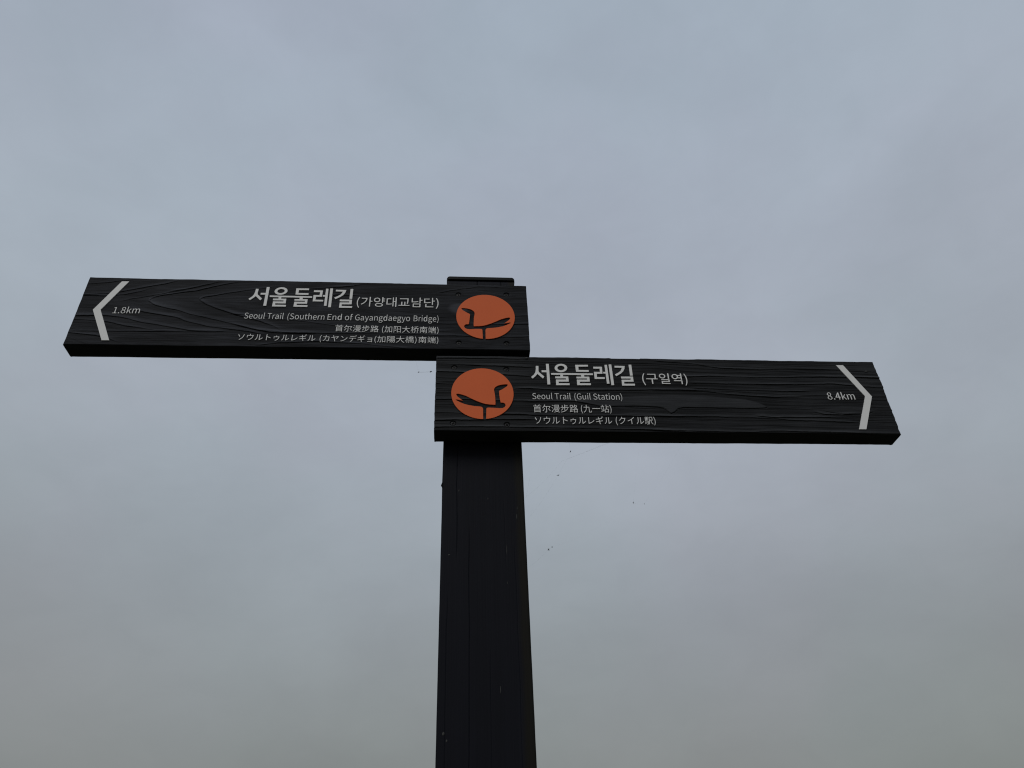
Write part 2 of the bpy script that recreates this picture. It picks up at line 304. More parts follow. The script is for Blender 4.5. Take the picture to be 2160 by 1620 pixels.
UPPER['english_lettering'] = [
[-9217, 1198, -9181, 1208, -9158, 1234, -9149, 1271, -9155, 1303, -9169, 1325, -9190, 1339, -9218, 1355, -9233, 1364, -9245, 1377, -9250, 1398, -9245, 1417, -9233, 1430, -9213, 1435, -9197, 1432, -9182, 1424, -9169, 1411, -9156, 1432, -9172, 1448, -9191, 1459, -9213, 1463, -9245, 1454, -9268, 1430, -9275, 1395, -9269, 1364, -9254, 1344, -9236, 1330, -9207, 1314, -9191, 1304, -9179, 1290, -9175, 1268, -9180, 1247, -9194, 1232, -9216, 1227, -9236, 1231, -9254, 1242, -9270, 1259, -9284, 1236, -9265, 1216, -9242, 1203],
[-9055, 1198, -9037, 1201, -9021, 1208, -9008, 1218, -9016, 1239, -9027, 1231, -9039, 1226, -9053, 1224, -9076, 1232, -9093, 1255, -9101, 1291, -9002, 1291, -9001, 1308, -9008, 1355, -9028, 1386, -9059, 1397, -9084, 1390, -9104, 1370, -9119, 1339, -9124, 1298, -9119, 1256, -9104, 1225, -9082, 1205],
[-9101, 1313, -9093, 1344, -9078, 1365, -9059, 1371, -9040, 1365, -9027, 1345, -9023, 1312],
[-8909, 1198, -8884, 1205, -8863, 1225, -8848, 1256, -8842, 1297, -8848, 1339, -8863, 1371, -8884, 1390, -8909, 1397, -8935, 1390, -8956, 1371, -8971, 1339, -8976, 1297, -8971, 1256, -8956, 1225, -8935, 1205],
[-8909, 1225, -8931, 1234, -8946, 1260, -8951, 1297, -8946, 1335, -8931, 1361, -8909, 1370, -8887, 1361, -8873, 1335, -8867, 1297, -8873, 1260, -8887, 1234],
[-8761, 1198, -8743, 1203, -8728, 1215, -8714, 1233, -8713, 1233, -8711, 1203, -8690, 1203, -8690, 1392, -8715, 1392, -8715, 1257, -8728, 1240, -8741, 1229, -8754, 1226, -8770, 1231, -8779, 1248, -8782, 1276, -8782, 1392, -8806, 1392, -8806, 1272, -8802, 1232, -8786, 1207],
[-8616, 1198, -8602, 1201, -8606, 1226, -8610, 1225, -8614, 1226, -8616, 1230, -8617, 1238, -8617, 1481, -8641, 1481, -8641, 1240, -8639, 1218, -8631, 1203],
[-8463, 1203, -8439, 1202, -8439, 1431, -8379, 1431, -8379, 1458, -8523, 1459, -8523, 1431, -8463, 1431],
[-8346, 1202, -8322, 1202, -8322, 1324, -8310, 1350, -8298, 1364, -8285, 1368, -8271, 1365, -8266, 1393, -8282, 1397, -8298, 1392, -8311, 1378, -8323, 1357, -8327, 1392, -8346, 1392],
[-8209, 1197, -8192, 1201, -8176, 1211, -8161, 1225, -8160, 1225, -8158, 1202, -8138, 1202, -8138, 1319, -8143, 1360, -8159, 1387, -8188, 1397, -8211, 1393, -8230, 1384, -8245, 1372, -8236, 1350, -8224, 1360, -8208, 1367, -8192, 1370, -8174, 1363, -8165, 1346, -8163, 1322, -8202, 1313, -8230, 1299, -8246, 1279, -8252, 1251, -8246, 1222, -8231, 1204],
[-8202, 1223, -8215, 1226, -8224, 1236, -8228, 1253, -8222, 1275, -8201, 1291, -8163, 1301, -8163, 1248, -8176, 1234, -8189, 1226],
[-8092, 1202, -8068, 1202, -8068, 1391, -8092, 1392],
[-8080, 1430, -8072, 1433, -8066, 1440, -8063, 1452, -8066, 1463, -8072, 1470, -8080, 1472, -8089, 1470, -8094, 1463, -8096, 1452, -8094, 1440, -8089, 1433],
[-7993, 1197, -7979, 1200, -7983, 1225, -7988, 1224, -7991, 1225, -7993, 1230, -7994, 1238, -7994, 1480, -8019, 1480, -8019, 1240, -8016, 1217, -8008, 1202],
[-7810, 1133, -7795, 1142, -7810, 1181, -7821, 1223, -7827, 1266, -7830, 1311, -7827, 1355, -7821, 1399, -7810, 1440, -7795, 1479, -7810, 1488, -7827, 1448, -7840, 1406, -7848, 1360, -7851, 1311, -7848, 1261, -7840, 1216, -7827, 1173],
[-7700, 1197, -7663, 1207, -7640, 1233, -7631, 1270, -7637, 1302, -7652, 1324, -7673, 1339, -7701, 1355, -7717, 1364, -7729, 1377, -7735, 1398, -7730, 1417, -7717, 1430, -7697, 1435, -7680, 1432, -7664, 1424, -7652, 1411, -7638, 1432, -7654, 1448, -7674, 1459, -7697, 1463, -7730, 1454, -7752, 1430, -7761, 1395, -7754, 1364, -7739, 1343, -7720, 1329, -7691, 1313, -7674, 1303, -7662, 1289, -7657, 1267, -7662, 1246, -7677, 1231, -7700, 1226, -7720, 1230, -7739, 1241, -7755, 1258, -7770, 1235, -7751, 1215, -7727, 1202],
[-7536, 1197, -7510, 1204, -7488, 1224, -7473, 1255, -7467, 1297, -7473, 1339, -7488, 1371, -7510, 1390, -7536, 1397, -7562, 1390, -7584, 1371, -7600, 1339, -7605, 1297, -7600, 1255, -7584, 1224, -7562, 1204],
[-7536, 1224, -7559, 1233, -7574, 1259, -7579, 1297, -7574, 1335, -7559, 1361, -7536, 1370, -7514, 1361, -7499, 1335, -7493, 1297, -7499, 1259, -7514, 1233],
[-7384, 1197, -7365, 1202, -7350, 1214, -7335, 1232, -7334, 1232, -7332, 1202, -7311, 1202, -7311, 1392, -7336, 1392, -7336, 1257, -7350, 1239, -7362, 1228, -7376, 1225, -7393, 1230, -7402, 1247, -7404, 1276, -7404, 1392, -7430, 1392, -7430, 1272, -7425, 1231, -7410, 1206],
[-7215, 1197, -7186, 1204, -7191, 1229, -7208, 1223, -7222, 1228, -7229, 1240, -7232, 1260, -7232, 1366, -7191, 1366, -7191, 1392, -7232, 1392, -7232, 1446, -7252, 1446, -7255, 1392, -7279, 1390, -7279, 1366, -7256, 1366, -7256, 1261, -7252, 1227, -7239, 1205],
[-7157, 1202, -7132, 1202, -7132, 1340, -7118, 1356, -7105, 1366, -7091, 1369, -7075, 1364, -7066, 1347, -7063, 1318, -7063, 1202, -7038, 1202, -7038, 1322, -7043, 1363, -7058, 1388, -7084, 1397, -7102, 1393, -7119, 1381, -7133, 1365, -7132, 1404, -7132, 1481, -7157, 1481],
[-6930, 1196, -6912, 1199, -6895, 1206, -6881, 1216, -6890, 1237, -6901, 1229, -6914, 1224, -6927, 1222, -6952, 1230, -6970, 1253, -6977, 1289, -6876, 1289, -6875, 1307, -6882, 1354, -6902, 1385, -6934, 1396, -6960, 1389, -6981, 1369, -6996, 1338, -7002, 1296, -6996, 1254, -6981, 1223, -6958, 1203],
[-6977, 1311, -6969, 1343, -6954, 1364, -6934, 1370, -6914, 1364, -6901, 1344, -6897, 1311],
[-6839, 1201, -6813, 1201, -6813, 1323, -6802, 1349, -6788, 1363, -6776, 1367, -6761, 1364, -6756, 1392, -6772, 1396, -6788, 1391, -6803, 1377, -6814, 1356, -6815, 1356, -6817, 1391, -6839, 1391],
[-6732, 1201, -6706, 1201, -6706, 1339, -6693, 1355, -6680, 1365, -6666, 1368, -6650, 1363, -6640, 1346, -6638, 1317, -6638, 1201, -6613, 1201, -6613, 1321, -6617, 1362, -6632, 1387, -6658, 1396, -6677, 1392, -6693, 1380, -6708, 1363, -6711, 1391, -6732, 1391],
[-6511, 1201, -6384, 1201, -6384, 1229, -6483, 1229, -6483, 1323, -6403, 1322, -6403, 1351, -6483, 1351, -6483, 1431, -6387, 1431, -6387, 1459, -6511, 1459],
[-6342, 1201, -6314, 1201, -6314, 1339, -6300, 1356, -6286, 1366, -6271, 1369, -6254, 1364, -6244, 1346, -6241, 1317, -6241, 1201, -6215, 1201, -6215, 1321, -6220, 1362, -6236, 1388, -6263, 1397, -6283, 1393, -6301, 1381, -6316, 1364, -6317, 1364, -6319, 1392, -6342, 1392],
[-6109, 1196, -6090, 1200, -6074, 1210, -6060, 1223, -6059, 1223, -6058, 1201, -6035, 1201, -6035, 1481, -6063, 1481, -6063, 1408, -6061, 1374, -6074, 1386, -6089, 1393, -6105, 1397, -6132, 1390, -6154, 1369, -6169, 1338, -6175, 1296, -6170, 1254, -6156, 1222, -6136, 1203],
[-6103, 1223, -6127, 1232, -6141, 1257, -6147, 1296, -6140, 1334, -6125, 1360, -6101, 1369, -6088, 1367, -6075, 1361, -6063, 1349, -6063, 1249, -6075, 1235, -6089, 1226],
[-5855, 1196, -5827, 1203, -5803, 1223, -5787, 1254, -5781, 1296, -5787, 1338, -5803, 1370, -5827, 1389, -5855, 1396, -5882, 1389, -5906, 1370, -5922, 1338, -5928, 1296, -5922, 1254, -5906, 1223, -5882, 1203],
[-5855, 1223, -5878, 1232, -5895, 1258, -5901, 1296, -5895, 1334, -5878, 1360, -5855, 1369, -5831, 1360, -5814, 1334, -5808, 1296, -5814, 1258, -5831, 1232],
[-5756, 1365, -5735, 1365, -5735, 1201, -5708, 1201, -5708, 1365, -5675, 1365, -5675, 1391, -5708, 1391, -5708, 1421, -5705, 1442, -5698, 1454, -5685, 1459, -5668, 1453, -5662, 1478, -5689, 1485, -5715, 1478, -5730, 1455, -5735, 1422, -5735, 1391, -5756, 1389],
[-5493, 1195, -5468, 1199, -5447, 1210, -5432, 1226, -5432, 1334, -5497, 1334, -5497, 1307, -5454, 1307, -5454, 1240, -5464, 1232, -5477, 1227, -5491, 1225, -5519, 1232, -5540, 1253, -5553, 1286, -5557, 1330, -5553, 1374, -5539, 1407, -5518, 1428, -5491, 1435, -5473, 1432, -5459, 1423, -5448, 1411, -5434, 1432, -5448, 1447, -5467, 1458, -5492, 1463, -5528, 1454, -5557, 1428, -5577, 1386, -5584, 1329, -5577, 1273, -5558, 1232, -5529, 1205],
[-5352, 1195, -5334, 1199, -5318, 1209, -5303, 1223, -5302, 1223, -5300, 1200, -5279, 1200, -5279, 1318, -5284, 1359, -5301, 1387, -5330, 1397, -5354, 1393, -5373, 1384, -5389, 1372, -5379, 1349, -5366, 1360, -5351, 1367, -5335, 1370, -5316, 1363, -5307, 1345, -5304, 1321, -5345, 1312, -5373, 1298, -5389, 1278, -5395, 1250, -5389, 1221, -5374, 1202],
[-5345, 1221, -5358, 1225, -5368, 1235, -5371, 1252, -5364, 1274, -5343, 1290, -5304, 1300, -5304, 1247, -5318, 1233, -5331, 1225],
[-5229, 1118, -5204, 1127, -5187, 1150, -5174, 1184, -5119, 1392, -5143, 1392, -5169, 1286, -5182, 1231, -5183, 1231, -5197, 1286, -5228, 1392, -5254, 1392, -5194, 1200, -5197, 1185, -5205, 1164, -5216, 1150, -5231, 1144, -5242, 1147, -5247, 1122],
[-5055, 1195, -5038, 1199, -5021, 1209, -5006, 1223, -5006, 1223, -5003, 1200, -4983, 1200, -4983, 1318, -4988, 1359, -5005, 1386, -5034, 1397, -5057, 1393, -5077, 1383, -5092, 1371, -5083, 1349, -5070, 1359, -5055, 1366, -5038, 1369, -5020, 1362, -5010, 1345, -5008, 1321, -5048, 1312, -5077, 1298, -5094, 1278, -5099, 1250, -5093, 1220, -5078, 1202],
[-5048, 1221, -5062, 1224, -5071, 1234, -5075, 1252, -5069, 1274, -5048, 1290, -5008, 1300, -5008, 1246, -5022, 1232, -5035, 1224],
[-4936, 1200, -4911, 1200, -4911, 1339, -4897, 1355, -4885, 1365, -4871, 1368, -4854, 1363, -4846, 1346, -4842, 1317, -4842, 1200, -4817, 1200, -4817, 1321, -4822, 1362, -4837, 1387, -4863, 1396, -4881, 1392, -4898, 1380, -4913, 1363, -4916, 1391, -4936, 1391],
[-4719, 1111, -4679, 1121, -4654, 1145, -4644, 1178, -4650, 1204, -4667, 1219, -4696, 1223, -4725, 1223, -4741, 1226, -4749, 1233, -4751, 1244, -4750, 1253, -4746, 1261, -4742, 1267, -4720, 1260, -4692, 1268, -4672, 1292, -4665, 1327, -4667, 1343, -4671, 1356, -4677, 1367, -4647, 1367, -4647, 1391, -4699, 1391, -4720, 1396, -4747, 1388, -4768, 1364, -4775, 1328, -4772, 1307, -4765, 1290, -4756, 1276, -4756, 1275, -4764, 1266, -4770, 1254, -4772, 1239, -4771, 1226, -4765, 1215, -4759, 1208, -4759, 1206, -4771, 1194, -4778, 1179, -4781, 1163, -4773, 1135, -4751, 1117],
[-4720, 1283, -4736, 1288, -4746, 1304, -4751, 1328, -4746, 1352, -4736, 1367, -4720, 1373, -4704, 1367, -4692, 1352, -4688, 1328, -4693, 1304, -4704, 1288],
[-4716, 1134, -4739, 1138, -4753, 1150, -4759, 1168, -4757, 1179, -4752, 1190, -4743, 1200, -4725, 1197, -4699, 1197, -4682, 1195, -4672, 1187, -4668, 1173, -4675, 1154, -4691, 1139],
[-4565, 1195, -4547, 1199, -4533, 1209, -4519, 1222, -4519, 1222, -4516, 1200, -4496, 1200, -4496, 1481, -4521, 1481, -4521, 1407, -4520, 1374, -4533, 1386, -4546, 1393, -4562, 1396, -4586, 1389, -4607, 1369, -4621, 1338, -4626, 1296, -4622, 1253, -4609, 1221, -4590, 1202],
[-4559, 1222, -4581, 1231, -4595, 1256, -4601, 1296, -4594, 1334, -4579, 1360, -4558, 1369, -4545, 1367, -4533, 1361, -4521, 1349, -4521, 1248, -4533, 1234, -4546, 1225],
[-4412, 1195, -4394, 1199, -4377, 1209, -4363, 1223, -4362, 1223, -4359, 1200, -4339, 1200, -4339, 1318, -4345, 1359, -4361, 1386, -4391, 1396, -4413, 1392, -4433, 1383, -4448, 1371, -4439, 1349, -4426, 1359, -4411, 1366, -4395, 1369, -4376, 1362, -4366, 1345, -4364, 1321, -4405, 1312, -4433, 1297, -4449, 1277, -4455, 1249, -4449, 1220, -4434, 1202],
[-4405, 1221, -4418, 1224, -4427, 1234, -4430, 1251, -4424, 1273, -4403, 1289, -4364, 1299, -4364, 1246, -4377, 1232, -4391, 1224],
[-4232, 1195, -4213, 1198, -4197, 1205, -4183, 1215, -4192, 1236, -4203, 1228, -4216, 1223, -4229, 1221, -4254, 1229, -4271, 1252, -4278, 1288, -4178, 1288, -4178, 1306, -4184, 1354, -4204, 1385, -4237, 1396, -4261, 1389, -4282, 1369, -4297, 1338, -4303, 1295, -4298, 1253, -4282, 1222, -4260, 1202],
[-4278, 1310, -4271, 1343, -4256, 1364, -4236, 1370, -4216, 1364, -4203, 1344, -4199, 1310],
[-4091, 1111, -4050, 1121, -4025, 1145, -4015, 1177, -4022, 1203, -4039, 1219, -4067, 1223, -4096, 1223, -4112, 1226, -4120, 1233, -4122, 1244, -4121, 1253, -4118, 1261, -4113, 1267, -4091, 1260, -4063, 1268, -4044, 1291, -4036, 1326, -4038, 1342, -4043, 1356, -4049, 1367, -4018, 1367, -4018, 1391, -4070, 1391, -4091, 1396, -4118, 1388, -4139, 1364, -4146, 1327, -4143, 1306, -4136, 1289, -4127, 1276, -4127, 1275, -4135, 1266, -4141, 1254, -4143, 1239, -4142, 1226, -4137, 1215, -4130, 1208, -4130, 1206, -4142, 1193, -4150, 1178, -4152, 1162, -4144, 1135, -4122, 1117],
[-4091, 1282, -4107, 1287, -4118, 1303, -4122, 1327, -4118, 1352, -4107, 1367, -4091, 1373, -4075, 1367, -4064, 1352, -4059, 1327, -4064, 1303, -4075, 1287],
[-4087, 1134, -4110, 1138, -4125, 1149, -4130, 1167, -4128, 1178, -4124, 1189, -4115, 1199, -4096, 1196, -4070, 1196, -4054, 1194, -4043, 1186, -4040, 1172, -4046, 1153, -4062, 1139],
[-3984, 1117, -3959, 1126, -3941, 1149, -3929, 1183, -3873, 1391, -3897, 1391, -3924, 1285, -3936, 1231, -3937, 1231, -3952, 1285, -3983, 1391, -4008, 1391, -3948, 1199, -3952, 1184, -3960, 1163, -3971, 1149, -3985, 1143, -3997, 1146, -4001, 1121],
[-3787, 1194, -3760, 1201, -3738, 1221, -3723, 1253, -3718, 1295, -3723, 1337, -3738, 1369, -3760, 1389, -3787, 1396, -3812, 1389, -3834, 1370, -3850, 1337, -3855, 1295, -3850, 1253, -3834, 1221, -3812, 1201],
[-3787, 1221, -3809, 1231, -3824, 1257, -3830, 1295, -3824, 1333, -3809, 1359, -3787, 1368, -3764, 1359, -3749, 1333, -3743, 1295, -3749, 1257, -3764, 1230],
[-3598, 1199, -3535, 1199, -3506, 1204, -3482, 1218, -3467, 1242, -3461, 1275, -3466, 1305, -3480, 1327, -3501, 1338, -3501, 1339, -3485, 1351, -3476, 1371, -3472, 1395, -3481, 1432, -3505, 1452, -3540, 1459, -3598, 1459],
[-3572, 1349, -3572, 1433, -3543, 1433, -3517, 1429, -3502, 1416, -3496, 1391, -3502, 1368, -3517, 1354, -3544, 1349],
[-3572, 1225, -3572, 1324, -3539, 1324, -3509, 1318, -3492, 1302, -3486, 1276, -3492, 1248, -3510, 1230, -3539, 1225],
[-3425, 1199, -3401, 1199, -3401, 1322, -3389, 1349, -3376, 1363, -3364, 1367, -3350, 1364, -3345, 1392, -3361, 1396, -3376, 1391, -3390, 1377, -3402, 1356, -3405, 1391, -3425, 1391],
[-3322, 1199, -3297, 1199, -3297, 1391, -3322, 1391],
[-3310, 1431, -3301, 1434, -3295, 1441, -3293, 1453, -3295, 1464, -3301, 1471, -3310, 1473, -3318, 1471, -3323, 1464, -3325, 1453, -3323, 1441, -3318, 1434],
[-3199, 1194, -3183, 1198, -3168, 1208, -3155, 1221, -3155, 1221, -3152, 1199, -3132, 1199, -3132, 1481, -3157, 1481, -3157, 1407, -3155, 1374, -3168, 1386, -3181, 1393, -3196, 1396, -3220, 1389, -3240, 1369, -3254, 1337, -3259, 1295, -3255, 1253, -3243, 1220, -3224, 1201],
[-3194, 1221, -3215, 1230, -3229, 1256, -3234, 1295, -3228, 1333, -3213, 1360, -3192, 1369, -3180, 1367, -3169, 1361, -3157, 1349, -3157, 1247, -3169, 1233, -3181, 1224],
[-3034, 1110, -2996, 1120, -2971, 1144, -2962, 1176, -2968, 1203, -2984, 1218, -3012, 1222, -3041, 1222, -3056, 1225, -3063, 1232, -3066, 1243, -3064, 1252, -3061, 1260, -3056, 1267, -3035, 1259, -3008, 1268, -2989, 1291, -2982, 1326, -2984, 1342, -2987, 1355, -2994, 1367, -2965, 1367, -2965, 1391, -3015, 1391, -3035, 1396, -3062, 1388, -3082, 1364, -3089, 1327, -3086, 1306, -3079, 1289, -3070, 1276, -3070, 1275, -3078, 1266, -3084, 1253, -3086, 1238, -3085, 1225, -3080, 1214, -3073, 1207, -3073, 1205, -3085, 1193, -3092, 1178, -3094, 1161, -3087, 1134, -3066, 1116],
[-3035, 1282, -3050, 1287, -3061, 1303, -3066, 1327, -3062, 1351, -3050, 1367, -3035, 1373, -3019, 1367, -3009, 1351, -3004, 1327, -3009, 1303, -3019, 1287],
[-3031, 1133, -3054, 1137, -3068, 1148, -3073, 1166, -3072, 1178, -3067, 1189, -3059, 1199, -3040, 1196, -3015, 1196, -2999, 1194, -2989, 1186, -2986, 1171, -2991, 1152, -3007, 1138],
[-2875, 1194, -2857, 1197, -2841, 1204, -2828, 1214, -2836, 1235, -2847, 1227, -2859, 1222, -2873, 1220, -2896, 1228, -2913, 1251, -2920, 1288, -2822, 1288, -2822, 1306, -2829, 1353, -2848, 1385, -2879, 1396, -2904, 1389, -2924, 1369, -2939, 1337, -2944, 1295, -2939, 1252, -2924, 1221, -2902, 1201],
[-2920, 1310, -2913, 1342, -2898, 1364, -2879, 1370, -2860, 1363, -2848, 1343, -2843, 1310],
[-2784, 1129, -2768, 1169, -2756, 1213, -2748, 1258, -2745, 1309, -2748, 1358, -2756, 1405, -2768, 1447, -2784, 1488, -2800, 1479, -2784, 1439, -2774, 1398, -2767, 1353, -2765, 1309, -2767, 1263, -2774, 1220, -2784, 1177, -2800, 1138]]
